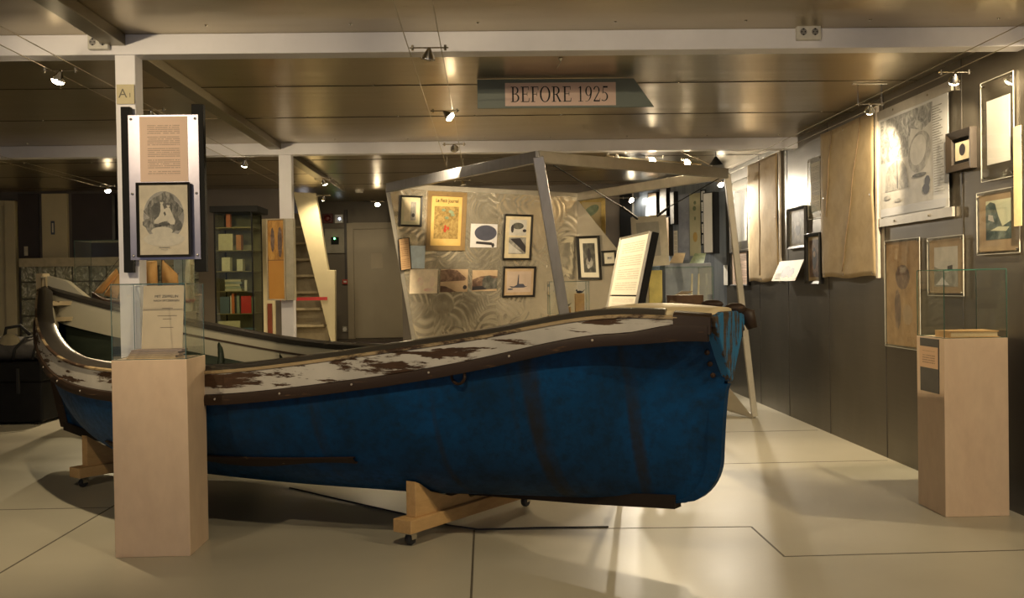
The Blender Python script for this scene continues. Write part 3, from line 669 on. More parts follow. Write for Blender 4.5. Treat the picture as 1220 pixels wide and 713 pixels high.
for i in range(34): shp.append((G2, [(.83, .16+.0225*i), (.96-.02*((i*7) % 3), .16+.0225*i), (.96-.02*((i*7) % 3), .169+.0225*i), (.83, .169+.0225*i)]))
draw(r, w, h, .002, plain('poster_paper', (.60, .60, .60), .3, 0, .02, 3), shp, 'poster_sheet')
mb = MB(); mb.box((-w/2-.01, h/2-.005, -.008), (w/2+.05, h/2+.055, .008)); mb.build('top_rail', ALUD, r); mb = MB(); mb.box((-w/2-.01, -h/2-.05, -.008), (w/2+.05, -h/2+.005, .008)); mb.build('bottom_rail', ALUD, r)
for yy in (h/2+.027, -h/2-.024):
    for xx in (-w/4, w/4): MB().sphere((xx, yy, .009), .009, 5, (1, 1, .4)).build('rail_screw', CHROME, r)
picture(PR, (1107, 283, 353, 1150, 281, 352), 'mounted_photo', 'snowy landscape photo on brown card behind the right glass case', 'picture', plexi=True, base=BRNL, shapes=[(G3, [(.15, .12), (.85, .12), (.85, .86), (.15, .86)]), (G2, [(.15, .12), (.85, .12), (.85, .45), (.5, .38), (.15, .5)]), (NIGHT, [(.55, .42), (.7, .42), (.7, .52), (.55, .5)]), (SKYP, [(.2, .15), (.6, .15), (.4, .3)])])
picture(PR, (1056, 289, 413, 1098, 281, 417), 'framed_map', 'large brown map sheet behind plexiglass, left of the right glass case', 'map', plexi=True, base=BRN, shapes=[(SEP, ell(.5, .66, .22, .12, 11)), (SEP, ell(.35, .35, .1, .2, 9)), (BRNL, ell(.65, .3, .15, .1, 10))])
# canvases with ropes
def canvas(px, label, ropes, rail):
    c, w, h = rect(*PR, px); r = thing('sail_cloth', label, 'canvas', basis(c+V((-.024, 0, 0)), PR[1], PR[2]), 'sail cloths on the right wall')
    rows = []
    nx, ny = 22, 30; hang = lambda u, v: .003*math.sin(5*u+3*v)+.002*math.sin(13*u+1.5*v)+.002*math.sin(9*v+4*u)+.0015*math.sin(21*v-9*u)
    for j in range(ny+1):
        v = j/ny; rows.append([V(((i/nx-.5)*w+.007*math.sin(7*v+1)*(1 if i in (0, nx) else 0), (v-.5)*h+.008*math.sin(9*i/nx)*(1-v), hang(i/nx, v))) for i in range(nx+1)])
    mb = MB(); mb.grid(rows); o = mb.build('cloth', CANVAS, r, smooth=True); md = o.modifiers.new('thick', 'SOLIDIFY'); md.thickness = .004
    for u0, u1, v0, v1 in ropes:
        pts = [V(((u0+(u1-u0)*k/14-.5)*w+.006*math.sin(k), (v0+(v1-v0)*k/14-.5)*h, hang(u0+(u1-u0)*k/14, v0+(v1-v0)*k/14)+.007)) for k in range(15)]
        MB().tube(pts, .0035, 6).build('bolt_rope', CORD, r, smooth=True)
    for u, v in ((.06, .02), (.45, .02), (.95, .02), (.95, .5), (.05, .55), (.45, .97)):
        MB().lathe([(.009, 0), (.011, .003), (.005, .004)], 12, M.Translation(((u-.5)*w, (v-.5)*h, hang(u, v)+.004))).build('eyelet', CHROME, r)
    if rail: MB().box((w/2+.012, -h/2-.01, -.02), (w/2+.045, h/2+.03, .0)).build('edge_batten', plain('pale_batten', (.60, .53, .45), .4), r)
    return r
canvas((983, 161, 331, 1046, 131, 330), 'larger tan sail cloth with two ropes beside the airship poster', [(.22, .10, 1.0, .42), (.78, .42, 1.0, .04)], True)
canvas((895, 195, 336, 930, 184, 335), 'smaller creased tan sail cloth farther along the right wall', [(.4, .4, 1, .05)], True)
picture(PR, (964, 191, 262, 980, 184, 259), 'framed_sheet', 'narrow white text sheet in plexiglass between the two sail cloths', 'sheet', plexi=True, base=PAPER_W, win=(.2, .85, .12, .92))
picture(PR, (941, 250, 297, 962, 244, 295), 'framed_picture', 'black framed grey portrait hanging between the two sail cloths', 'picture', fw=.022, dep=.03, mm=.02, mount=plain('grey_mount', (.32, .29, .24), .6), base=G2, shapes=[(NIGHT, ell(.55, .45, .16, .2)), (G3, ell(.55, .62, .08, .07))])
picture(PR, (963.5, 281, 338, 981, 275, 339), 'framed_picture', 'tall narrow black framed sepia picture beside the larger sail cloth', 'picture', fw=.025, dep=.04, mm=.03, mount=plain('tan_mount', (.45, .35, .20), .6), base=SEP, shapes=[(NIGHT, ell(.5, .5, .2, .3)), (SEPL, ell(.5, .62, .12, .08))])
picture(PR, (932, 312, 338, 961, 308, 335), 'booklet', 'yellowed open booklet on the wall below the black framed grey portrait', 'booklet', style=None, base=plain('booklet_yellow', (.55, .47, .24), .5), shapes=[(NIGHT, ell(.45, .45, .18, .3, 9)), (NIGHT, ell(.7, .4, .12, .25, 7)), (PAPER_W, [(.08, .1), (.3, .1), (.3, .4), (.08, .4)])], thick=.012, gap=.05, tilt=-.42)
picture(PR, (872, 217, 299, 893, 211, 297), 'framed_sheet', 'glaring white sheet in plexiglass beside the smaller sail cloth', 'sheet', plexi=True, base=plain('bright_white_paper', (.86, .85, .82)), win=(.15, .85, .12, .85))
picture(PR, (873, 301, 341, 894, 299, 340), 'framed_sheet', 'pinkish text sheet in a black frame below the glaring white sheet', 'sheet', fw=.012, dep=.04, mm=.0, base=PAPER_P)
picture(PA, (845, 231, 303, 857, 228, 302), 'white_board', 'tall white panel in a deep black frame on the rear angled wall', 'panel', style='box', fw=.012, dep=.10, base=plain('bright_white_paper', (.86, .85, .82)))
# rear angled wall
c, w, h = rect(*PA, (836, 226, 293, 843, 226, 292))
draw(thing('film_strip', 'upright strip of black bordered pictures beside the deep framed white panel', 'film strip', basis(c+nA*.01, PA[1], PA[2])), w, h, .01, BLACKM, [(PAPER_W if i % 2 else G3, [(.2, .03+.195*i), (.8, .03+.195*i), (.8, .19+.195*i), (.2, .19+.195*i)]) for i in range(5)], 'strip')
picture(PA, (822, 231, 306, 835, 230, 304), 'banner', 'pale yellow banner with small green figures on the rear angled wall', 'banner', style=None, base=mottle('banner_cream', [(.52, .52, .36), (.66, .64, .45)], 4), shapes=[(GREENP, ell(.5, .85, .12, .03)), (GREENP, ell(.45, .76, .15, .04)), (GREENP, ell(.5, .6, .08, .03)), (YEL, ell(.5, .3, .2, .08))])
picture(PA, (809, 232, 311, 821, 231, 309), 'banner', 'long blue grey banner left of the pale yellow banner', 'banner', style=None, base=mottle('banner_blue', [(.25, .28, .40), (.45, .50, .60)], 6))
picture(PA, (802.5, 229, 268, 808, 228, 268), 'framed_picture', 'tall narrow black edged picture above a small white card on the rear wall', 'picture', style='box', fw=.012, dep=.06, base=G2)
picture(PA, (803, 275, 305, 807.5, 275, 305), 'wall_card', 'small white card under the tall narrow black edged picture', 'card', style=None, base=PAPER_W)
picture(PA, (790, 222, 258, 799, 222, 258), 'framed_picture', 'grey picture with thick black edge under the ceiling, right of the brown one', 'picture', style='box', fw=.012, dep=.06, base=G2)
picture(PA, (776, 230, 258, 787, 229, 258), 'framed_picture', 'brown picture with black edge on the rear wall above the hanging grey board', 'picture', style='box', fw=.012, dep=.06, base=SEPL, shapes=[(SEP, [(0, .35), (1, .35), (1, .6), (0, .6)])])
picture(PB, (751, 226, 262, 758, 226, 262), 'framed_picture', 'pale picture with black edge, leftmost above the hanging grey board', 'picture', fw=.02, dep=.03, mm=0, base=G3)
picture(PB, (738, 226, 300, 751, 226, 300), 'black_panel', 'tall black upright panel on the rear wall behind the hanging board', 'panel', style=None, base=BLACKM, thick=.04)
picture(PA, (797, 259, 305, 802, 258, 305), 'framed_strip', 'narrow orange white strip with black edge beside the hanging grey board', 'picture', style='box', fw=.012, dep=.06, base=SEPL)
picture(PB, (688, 237, 292, 721, 236, 292), 'painting', 'gilt framed airship painting on the rear wall above the triangular metal sheet', 'painting', style='gold', fw=.05, dep=.05, mm=0, base=mottle('painting_sky', [(.52, .42, .22), (.62, .52, .30)], 4), shapes=[(GREENP, ell(.5, .78, .4, .13, 20, .25)), (mottle('painting_fire', [(.30, .08, .02), (.55, .25, .08)], 8), [(.2, 0), (1, 0), (1, .3), (.75, .4), (.5, .3), (.3, .35)])])
# ------------------------------------------------------------------ leaning display frame of aluminium bars with swirled sheets
ZT = 2.10
tF, tL, tB, tR = onZ(641, 187, ZT), onZ(462, 224, ZT), onZ(688, 235, ZT), onZ(866, 207, ZT)
bR = onZ(899, 496, .02)
sh = bR-tR; sh.z = 0
bF, bL, bB = [V((p.x+sh.x*1.05-(0 if p is tF else .06), p.y+sh.y, .02)) for p in (tF, tL, tB)]
uS = (tB-tL); uS.z = 0; uS.normalize(); down = (bL-tL).normalized(); nS = uS.cross(down).normalized()
if nS.y > 0: nS = -nS
bB = onP(688, 432, tL, nS)
fr = thing('exhibit_stand', 'leaning aluminium bar frame with swirled metal sheets standing behind the boat', 'exhibit stand', (tF.x, tF.y, 0))
off = V((tF.x, tF.y, 0))
def L_(p): return V(p)-off
MB().bar(L_(tF), L_(bF), .075, .045, (0, 1, 0)).build('front_pole', ALU, fr, bevel=.004)
MB().bar(L_(tL), L_(bL), .045, .045, (0, 1, 0)).build('left_pole', ALUD, fr, bevel=.004)
MB().bar(L_(tB), L_(bB), .045, .045, (0, 1, 0)).build('rear_pole', ALUD, fr, bevel=.004)
MB().bar(L_(tR), L_(bR), .05, .045, (0, 1, 0)).build('right_pole', ALUD, fr, bevel=.004)
for a, b, m in ((tF, tL, ALU), (tF, tR, ALUD), (tR, tB, ALUD), (tL, tB, ALUD)):
    MB().bar(L_(a)+V((0, 0, .0)), L_(b)+V((0, 0, .0)), .04, .085, (0, 0, 1)).build('top_bar', m, fr, bevel=.004)
for a, b in ((bF, bL), (bR, bB), (bL, bB)):
    MB().bar(L_(a), L_(b), .05, .04, (0, 0, 1)).build('base_bar', ALUD, fr, bevel=.004)
vS = nS.cross(uS).normalized()
if vS.z < 0: vS = -vS
def sheet(pts, nrm, name, mat):
    """thin metal sheet, built in its own plane so that the swirl pattern is flat on it"""
    c = sum(pts, V())/len(pts); x = (pts[1]-pts[0]).normalized(); T = basis(c, x, nrm.cross(x))
    Ti = T.inverted(); mb = MB(); q = [(Ti @ p) for p in pts]; mb.prism([(p.x, p.y) for p in q], -.002, .002)
    o = mb.build(name, mat, fr); o.matrix_local = M.Translation(-off) @ T; return o
sheet([tL+nS*.03, tB+nS*.03, bB+nS*.03, bL+nS*.03], nS, 'swirled_sheet', SWIRL)
n2 = (bR-tB).cross(bB-tB).normalized()
if n2.y > 0: n2 = -n2
sheet([tB+n2*.03, bR+n2*.03, bB+n2*.03], n2, 'triangular_sheet', plain('smooth_metal_sheet', (.58, .54, .46), .35, .7, .08, 3))
PS = (tL+nS*.033, uS, vS, nS)
u2 = n2.cross(V((0, 0, 1))).normalized()
if u2.x < 0: u2 = -u2
v2 = n2.cross(u2)
if v2.z < 0: v2 = -v2
PT = (tB+n2*.033, u2, v2, n2)
ps = 'pictures on the swirled metal sheet'
picture(PS, (475.5, 233, 270, 502, 233, 270), 'framed_picture', 'small black framed card, highest at the left of the metal sheet', 'picture', ps, fw=.017, dep=.02, mm=.03, base=plain('photo_cream', (.60, .52, .36)), shapes=[(G2, [(.5, .05), (.9, .05), (.9, .95), (.5, .95)]), (NIGHT, ell(.7, .3, .12, .1))], mount=plain('sage_mount', (.50, .48, .33), .6))
c, w, h = rect(*PS, (508, 228, 298, 554, 229, 299))
r = picture(PS, (508, 228, 298, 554, 229, 299), 'framed_magazine', 'yellow illustrated magazine cover in a brown frame on the metal sheet', 'magazine', ps, style='brown', fw=.045, dep=.02, mm=.0, mount=YEL, base=YEL, shapes=[(OLV, [(.10, .14), (.90, .14), (.90, .80), (.10, .80)])]+[(OLV, ell(.2+.6*random.random(), .2+.5*random.random(), .05, .03, 8)) for _ in range(8)]+[(REDI, ell(.5+.12*(random.random()-.5), .3+.1*random.random(), .04, .035, 7)) for _ in range(5)]+[(GREENP, ell(.3+.4*random.random(), .55+.2*random.random(), .07, .03, 8)) for _ in range(5)])
text('Le Petit Journal', .050, INK, r, M.Translation((0, h/2-.085, .012)), 'masthead', .80)
picture(PS, (560.5, 267, 295, 592, 267, 295), 'photo_print', 'unframed photo of a dark airship beside the yellow magazine cover', 'photo', ps, style=None, base=SKYP, shapes=[(BLUEINK, ell(.56, .62, .42, .33, 26)), (NIGHT, [(.2, .16), (.8, .1), (.82, .22), (.22, .26)]), (NIGHT, ell(.85, .1, .06, .1, 8))])
picture(PS, (599, 255, 310, 633, 256, 310), 'framed_photos', 'black frame with two grey photos, one over the other, on the metal sheet', 'picture', ps, fw=.02, dep=.02, mm=.0, base=plain('photo_cream', (.60, .52, .36)), shapes=[(G3, [(.16, .54), (.84, .54), (.84, .92), (.16, .92)]), (G1, ell(.5, .77, .22, .08)), (NIGHT, ell(.28, .7, .06, .1, 7)), (NIGHT, ell(.76, .66, .08, .04, 7)), (G2, [(.16, .1), (.84, .1), (.84, .5), (.16, .5)]), (NIGHT, [(.2, .46), (.6, .48), (.84, .28), (.84, .12)]), (G3, [(.16, .12), (.7, .12), (.3, .3), (.16, .38)])])
picture(PS, (598.5, 318, 354.5, 637, 317, 354), 'framed_photo', 'black framed photo of a ship in ice, lowest at the right of the metal sheet', 'picture', ps, fw=.02, dep=.02, mm=.03, mount=SEPL, base=mottle('ice_photo', [(.46, .36, .29), (.60, .49, .42)], 5), shapes=[(BLUEINK, [(.1, .3), (.3, .28), (.42, .36), (.46, .85), (.48, .85), (.5, .40), (.68, .40), (.76, .28), (.9, .3), (.7, .22), (.2, .22)]), (BLUEINK, ell(.15, .15, .12, .04, 8))])
picture(PS, (475, 284, 323, 488, 283, 321), 'text_strip', 'narrow brown text strip leaning at the left edge of the metal sheet', 'text sheet', ps, fw=.006, dep=.012, mm=0., base=printed('brown_strip', (.40, .26, .14), (.1, .05, .03), 16, .1, .05), rot=.13, gap=.01)
picture(PS, (488, 293, 320, 506, 293, 320), 'paper_sheet', 'pale blue paper beside the narrow brown text strip', 'paper', ps, style=None, base=BLUEP)
picture(PS, (488, 321, 350, 521, 321, 350), 'sketch_sheet', 'pale sheet with pink figures below the pale blue paper', 'drawing', ps, style=None, base=plain('sketch_paper', (.72, .62, .48), .6), shapes=[(PINKSK, ell(.38, .5, .12, .18, 9)), (PINKSK, ell(.8, .5, .1, .22, 9)), (PINKSK, ell(.7, .15, .2, .08, 7))])
picture(PS, (524.5, 321, 348, 557, 321, 348), 'photo_print', 'unframed brown mountain photo, left one of the low pair on the metal sheet', 'photo', ps, style=None, base=SEPL, shapes=[(SEP, [(0, .45), (.9, .5), (.95, .6), (.6, .95), (.3, 1), (0, .95)]), (SEPL, ell(.5, .38, .4, .06)), (NIGHT, ell(.9, .2, .08, .1, 7)), (SEP, [(0, 0), (.6, 0), (.2, .25), (0, .28)])])
picture(PS, (562.5, 322, 347, 592, 322, 347), 'photo_print', 'unframed reddish hangar photo, right one of the low pair on the metal sheet', 'photo', ps, style=None, base=SEPL, shapes=[(SEP, [(0, .55), (.3, .7), (.7, .75), (1, .7), (1, .1), (0, .05)]), (G1, [(.4, .1), (.4, .55), (.5, .7), (.65, .75), (.85, .6), (1, .62), (1, .1)]), (NIGHT, [(0, .05), (.6, .08), (.4, .25), (0, .22)])])
picture(PT, (690, 282, 334, 716, 280, 333), 'framed_print', 'tall black framed grey print on the triangular metal sheet', 'picture', fw=.025, dep=.03, mm=.05, mount=MAT_W, base=G1, shapes=[(G2, ell(.5, .35, .3, .2, 9)), (NIGHT, ell(.5, .6, .16, .25, 9)), (G3, ell(.4, .2, .12, .08, 8))], rot=-.02)
picture(PT, (719, 299, 317, 735, 298, 316), 'framed_photo', 'small square black framed photo right of the tall framed grey print', 'picture', fw=.02, dep=.03, mm=.04, mount=MAT_W, base=G3, shapes=[(NIGHT, ell(.35, .5, .18, .15, 8)), (NIGHT, ell(.7, .5, .1, .12, 8))])
# hanging board on two cords
hb0, hb1, hb2, hb3 = onY(752, 258, 8.35), onY(791, 255, 8.35), onY(797, 317, 8.35), onY(749, 318, 8.35)
hb = thing('hanging_board', 'grey mounted board hung on two cords inside the aluminium frame', 'board', basis((hb0+hb2)/2, hb1-hb0, (0, 0, 1)))
w, h = (hb1-hb0).length, (hb0-hb3).length
draw(hb, w*1.08, h, 0, plain('beige_mount', (.42, .38, .29), .6), [(plain('grey_print_field', (.26, .25, .21), .6), [(.14, .2), (.78, .2), (.78, .88), (.14, .88)])], 'board')
MT = hb.matrix_world.inverted()
Tm = basis((hb0+hb2)/2, hb1-hb0, (0, 0, 1)).inverted()
for a, b in ((tF+(tR-tF)*.07-V((0, 0, .05)), hb0+V((.05, 0, 0))), (tR-V((.05, 0, .03)), hb1-V((.06, 0, 0)))):
    mb = MB(); A_, B_ = Tm @ a, Tm @ b; mb.tube([A_, A_.lerp(B_, .8)], .004, 6); mb.tube([A_.lerp(B_, .8), B_-V((0, .02, 0))], .010, 6); mb.build('cord', BLACKM, hb)
# leaning reading panel
lp0, lp1, lp3 = onY(738, 293, 6.35), onY(773, 286, 5.65), onY(722, 371, 6.35); lp2 = lp1+lp3-lp0
T = basis((lp0+lp1+lp2+lp3)/4, lp1-lp0, lp0-lp3)
rp = thing('reading_panel', 'tilted black backed text panel with two white pages standing behind the boat', 'panel', T)
w, h = (lp1-lp0).length, (lp0-lp3).length+.1
MB().box((-w/2, -h/2, -.05), (w/2+.012, h/2, -.012)).build('backing', BLACKM, rp, bevel=.003)
frame(rp, w, h, .008, .02, ALUD, -.012)
MB().box((-w/2+.006, h*.5-.345-.02, -.012), (w/2-.006, h/2-.01, -.004)).build('text_page', printed('panel_text', (.80, .74, .62), (.3, .25, .2), 26, .12, .08), rp)
MB().box((-w/2+.006, -h/2+.01, -.012), (w/2-.006, h*.5-.345-.03, -.004)).build('text_page', printed('panel_text', (.80, .74, .62), (.3, .25, .2)), rp)
bp = T.inverted() @ V((lp3.x+.04, 6.0, .0)); mb = MB(); mb.tube([(0, -h/2, -.03), bp], .014, 8); mb.build('post', BLACKM, rp)
mb = MB(); mb.lathe([(.13, 0), (.13, .012), (.02, .02)], 20, T.inverted() @ M.Translation((lp3.x+.04, 6.0, 0))); mb.build('foot', BLACKM, rp)
# small case behind the boat
g0, g1 = onY(651, 336, 7.9), onY(703, 380, 7.9); gz = onY(680, 376, 7.9).z
pd = tag(MB().box((g0.x+.02, 7.9, 0), (g1.x, 8.17, gz)).build('plinth', BIRCH, bevel=.003), 'low wooden plinth behind the boat, under the small case with wooden blocks', 'plinth')
glass_case(g0.x+.024, g1.x-.004, 7.904, 8.166, gz, g0.z, 'small glass case with carved wooden blocks, behind the boat')
for (a, b, c_, d_), lb_ in (((685, 350, 696, 376), 'taller wooden block with a carved bird in the small glass case'), ((668, 366, 680, 376), 'shorter wooden block with a carved bird in the small glass case')):
    p, q = onY(a, b, 8.0), onY(c_, d_, 8.0); r = thing('wooden_block', lb_, 'carving', ((p.x+q.x)/2, 8.0, gz+.0005), 'carvings in the small glass case'); hw = (q.x-p.x)/2; hh = p.z-gz
    MB().box((-hw, -.04, 0), (hw, .04, hh)).build('block', PINE, r, bevel=.003)
    mb = MB(); mb.sphere((0, 0, hh+.012), .014, 6, (1.8, .8, .8)); mb.sphere((-.022, 0, hh+.024), .008, 6); mb.prism([(.015, hh+.012), (.05, hh+.035), (.02, hh+.004)], -.004, .004, M.Rotation(PI/2, 4, 'X')); mb.build('carved_bird', BLACKM, r, smooth=True)
# large glass case at the right rear
k0, k1 = onY(769, 319, 7.75), onY(850, 375, 7.75); kz = onY(800, 368, 7.75).z
tb = thing('display_table', 'grey table under the large glass case behind the bow', 'table', ((k0.x+k1.x)/2, 8.0, 0))
hw = (k1.x-k0.x)/2
MB().box((-hw, -.25, kz-.04), (hw, .28, kz)).build('table_top', GREYPANEL, tb, bevel=.003)
for sx in (-1, 1):
    for sy in (-.22, .25): MB().box((sx*(hw-.03)-.02, sy-.02, 0), (sx*(hw-.03)+.02, sy+.02, kz-.04)).build('leg', ALUD, tb)
glass_case(k0.x, k1.x, 7.755, 8.275, kz, k0.z, 'large glass case with a dark model hull and yellow book behind the bow')
r = thing('model_hull', 'dark brown model hull in the large glass case', 'model', (onY(817, 360, 8.0).x, 8.0, kz+.0005)); hl = .13
mb = MB(); mb.grid([[V((x, -.06*w_, .1)), V((x, -.035*w_, .03)), V((x, 0, .0)), V((x, .035*w_, .03)), V((x, .06*w_, .1))] for x, w_ in ((-hl-.02, .25), (-hl, .5), (-.08, .9), (0, 1), (.08, .9), (hl, .6), (hl+.01, .3))]); o = mb.build('hull_planking', DARKWOOD, r); md = o.modifiers.new('t', 'SOLIDIFY'); md.thickness = .008
mb = MB()
for i in range(5): mb.tube([(-.15+.012*i, -.05, .02), (-.10+.02*i, .0, .09), (-.02+.02*i, .03, .13)], .005, 5)
mb.build('rope_coil', CORD, r, smooth=True)
p, q = onY(770, 318, 8.1), onY(789, 345, 8.1)
tag(MB().box((p.x+.02, 8.09, kz+.0005), (q.x, 8.13, p.z-.03)).build('book', plain('yellow_book_cover', (.60, .48, .12), .5), bevel=.003), 'yellow book standing at the back left of the large glass case', 'book')
for i, xx in enumerate((824, 832)):
    p = onY(xx, 322, 8.1); mb = MB(); mb.tube([(p.x, 8.1, kz), (p.x-.003, 8.1, kz+.1), (p.x+.004, 8.1, p.z-.03)], [.012, .009, .006], 8); tag(mb.build('ivory_rod', plain('ivory', (.52, .47, .33), .4), smooth=True), 'pale upright rod, %s of two in the large glass case' % ('left', 'right')[i], 'rod', 'rods in the large glass case')
# brochure rack behind, with two open brochures
e0 = onY(793, 312, 10.1); e1 = onY(848, 312, 10.1)
rk = thing('brochure_stand', 'blue grey stand behind the large glass case with open brochures on top', 'stand', ((e0.x+e1.x)/2, 10.25, 0))
MB().box((-(e1.x-e0.x)/2, -.12, 0), ((e1.x-e0.x)/2, .2, e0.z-.02)).build('stand_body', plain('stand_blue_grey', (.22, .25, .31), .5), rk, bevel=.004)
for (xa, xb), m, lb_ in (((797, 820), plain('brochure_cream', (.62, .52, .36), .5), 'cream open brochure on the blue grey stand'), ((821, 845), GREENP, 'green grey open brochure on the blue grey stand')):
    pa, pb = onY(xa, 312, 10.15), onY(xb, 300, 10.15); mb = MB(); mb.add([(pa.x, 10.14, e0.z-.018), (pb.x-.06, 10.14, e0.z-.018), (pb.x, 10.30, e0.z+.085), (pa.x+.09, 10.30, e0.z+.085)], [(0, 1, 2, 3)]); o = mb.build('brochure', m); md = o.modifiers.new('t', 'SOLIDIFY'); md.thickness = .008; tag(o, lb_, 'brochure', 'brochures on the stand')
picture(PR, (862, 316, 340, 869, 316, 340), 'switch_plate', 'small white plate low on the wall left of the pinkish text sheet', 'plate', style=None, base=plain('white_plastic', (.70, .68, .62), .4), thick=.02)
# ------------------------------------------------------------------ panel on the column
yP = B1-.055
def pc(x, y): return onY(x, y, yP)
a, b = pc(151.5, 137), pc(239, 309)
dp = thing('notice_board', 'brushed aluminium panel with a pink typed sheet mounted on black uprights before the column', 'panel', basis(((a.x+b.x)/2, yP, (a.z+b.z)/2), (1, 0, .0), (0, 0, 1)))
w, h = b.x-a.x, a.z-b.z
for x0, x1, y0, y1 in ((145, 160, 128, 325), (229, 247, 125, 324)):
    p, q = onY(x0, y0, yP+.03), onY(x1, y1, yP+.03); cx_ = dp.location
    MB().box((p.x-cx_.x, q.z-cx_.z, -.050), (q.x-cx_.x, p.z-cx_.z, -.012)).build('upright', BLACKM, dp, bevel=.002)
MB().box((-w/2, -h/2, -.012), (w/2, h/2, -.006)).build('backing_sheet', plain('brushed_board', (.25, .24, .29), .36, .9, .06, 20, 0, .5, (1, 1, .05)), dp, bevel=.001)
p, q = pc(165.5, 139, ), pc(224, 216)
def loc(p): return p.x-dp.location.x, p.z-dp.location.z
(x0, z1), (x1, z0) = loc(p), loc(q)
MB().box((x0, z0, -.006), (x1, z1, -.004)).build('typed_sheet', printed('typed_pink', (.84, .63, .50), (.16, .09, .06), 34, .16, .10), dp)
for xx in (-w/2+.015, w/2-.015):
    for yy in (-h/2+.02, -.03, h/2-.02): MB().lathe([(.006, -.006), (.006, -.003), (.004, -.001), (.0001, 0)], 10, M.Translation((xx, yy, 0))).build('screw', CHROME, dp)
PP = (V((0, yP-.001, 0)), V((1, 0, 0)), V((0, 0, 1)), V((0, -1, 0)))
ep = picture(PP, (164.5, 218, 307, 228, 218, 306), 'framed_engraving', 'black framed engraving of a pale figure below the pink typed sheet', 'picture', fw=.011, dep=.022, mm=.0, mount=plain('print_cream', (.60, .54, .42), .6), base=plain('print_cream', (.60, .54, .42), .6), gap=.006,
    shapes=[(G2, ell(.5, .55, .42, .36, 30)), (ENG, [(.5+(.36+.04*math.sin(7*a)+.03*math.sin(13*a))*math.cos(a), .58+(.30+.03*math.sin(5*a+1))*math.sin(a)) for a in [2*PI*i/40 for i in range(40)]]),
            (SNOWP, ell(.5, .22, .42, .10, 24)), (SNOWP, ell(.46, .34, .22, .06, 20)), (ENG, ell(.2, .45, .14, .07, 9)), (G1, ell(.78, .42, .10, .08, 9)), (G1, ell(.45, .62, .22, .14, 14)),
            (SNOWP, ell(.465, .745, .034, .03, 12)), (SNOWP, ell(.60, .70, .034, .03, 12)), (SNOWP, [(.44, .72), (.49, .715), (.52, .65), (.56, .67), (.63, .67), (.67, .60), (.74, .48), (.72, .43), (.64, .43), (.58, .48), (.48, .47), (.38, .44), (.30, .45), (.31, .49), (.40, .55), (.44, .62)]),
            (G1, ell(.465, .768, .036, .018, 10)), (G1, ell(.605, .722, .034, .016, 10)), (G1, [(.50, .60), (.53, .62), (.555, .58), (.53, .55)]), (G1, ell(.53, .44, .10, .022, 9)), (G1, ell(.36, .42, .06, .018, 9)), (G2, [(.40, .10), (.62, .10), (.62, .108), (.40, .108)]), (G2, [(.44, .07), (.58, .07), (.58, .076), (.44, .076)])])
# A1 plate
p, q = onY(139, 101, B1-.0), onY(160.5, 124, B1-.0)
pl_ = thing('letter_plate', 'small cream plate marked A1 high on the near white column', 'sign', basis(((p.x+q.x)/2, B1-.001, (p.z+q.z)/2), (1, 0, 0), (0, 0, 1)))
MB().box((-(q.x-p.x)/2, -(p.z-q.z)/2, 0), ((q.x-p.x)/2, (p.z-q.z)/2, .004)).build('plate', plain('cream_plate', (.62, .54, .32), .5, 0, .03), pl_)
text('A', .062, plain('grey_letter', (.16, .14, .10), .6), pl_, M.Translation((-.012, .002, .0045))); text('1', .030, plain('grey_letter', (.16, .14, .10)), pl_, M.Translation((.022, -.006, .0045)))
# sockets on the front beam
def socket(xa, ya, xb, yb_, lab):
    p, q = onY(xa, ya, B1), onY(xb, yb_, B1)
    r = thing('wall_socket', lab, 'socket', basis(((p.x+q.x)/2, B1, (p.z+q.z)/2), (1, 0, 0), (0, 0, 1)), 'double sockets on the front beam'); w, h = q.x-p.x, p.z-q.z
    MB().box((-w/2, -h/2, 0), (w/2, h/2, .035)).build('housing', plain('white_plastic', (.70, .68, .62), .4), r, bevel=.006)
    for sx in (-.24, .24):
        o = MB(); o.lathe([(.021, .0352), (.021, .037), (.018, .037), (.017, .0355)], 20, M.Translation((sx*w, -.002, 0))); o.mi = 1; o.lathe([(.0165, .0354), (.0165, .0358), (.001, .0358)], 20, M.Translation((sx*w, -.002, 0))); o.mi = 2
        for k_ in (-1, 1): o.lathe([(.0032, .036), (.0032, .0364), (.0002, .0364)], 8, M.Translation((sx*w+k_*.0085, -.002, 0))); o.box((sx*w-.004, -.002+k_*.014-.003, .036), (sx*w+.004, -.002+k_*.014+.003, .0372))
        o.build('outlet', [plain('white_plastic', (.7, .68, .62)), plain('socket_grey', (.25, .24, .23), .5), BLACKM], r)
socket(107, 42.5, 132, 60.5, 'white double socket at the left end of the front beam')
socket(947, 30, 976, 49, 'white double socket on the right part of the front beam')
# sign BEFORE 1925
Ys = 6.0
s0, s1, s2, s3 = onY(568.5, 99.5, Ys), onY(755, 98, Ys), onY(780, 133, Ys), onY(569, 134, Ys)
sg = thing('hanging_sign', 'grey green arrow shaped board lettered BEFORE 1925 under the ceiling', 'sign', basis((s0.x, Ys, CZ-.004), s1-s0, (0, 0, 1)))
hh = (s0.z-s3.z); ww = (s1-s0).length
MB().prism([(0, 0), (ww, 0), ((s2-s0).length*.985, -hh), (0, -hh)], -.02, 0).build('board', SIGNG, sg, bevel=.002)
k_ = 1/1200*Ys
px0, px1, py0, py1 = 33*k_, 165*k_, -(4.5)*k_, -(32)*k_
lb = MB().box((px0, py1, 0), (px1, py0, .002)).build('paper_label', SIGNP, sg)
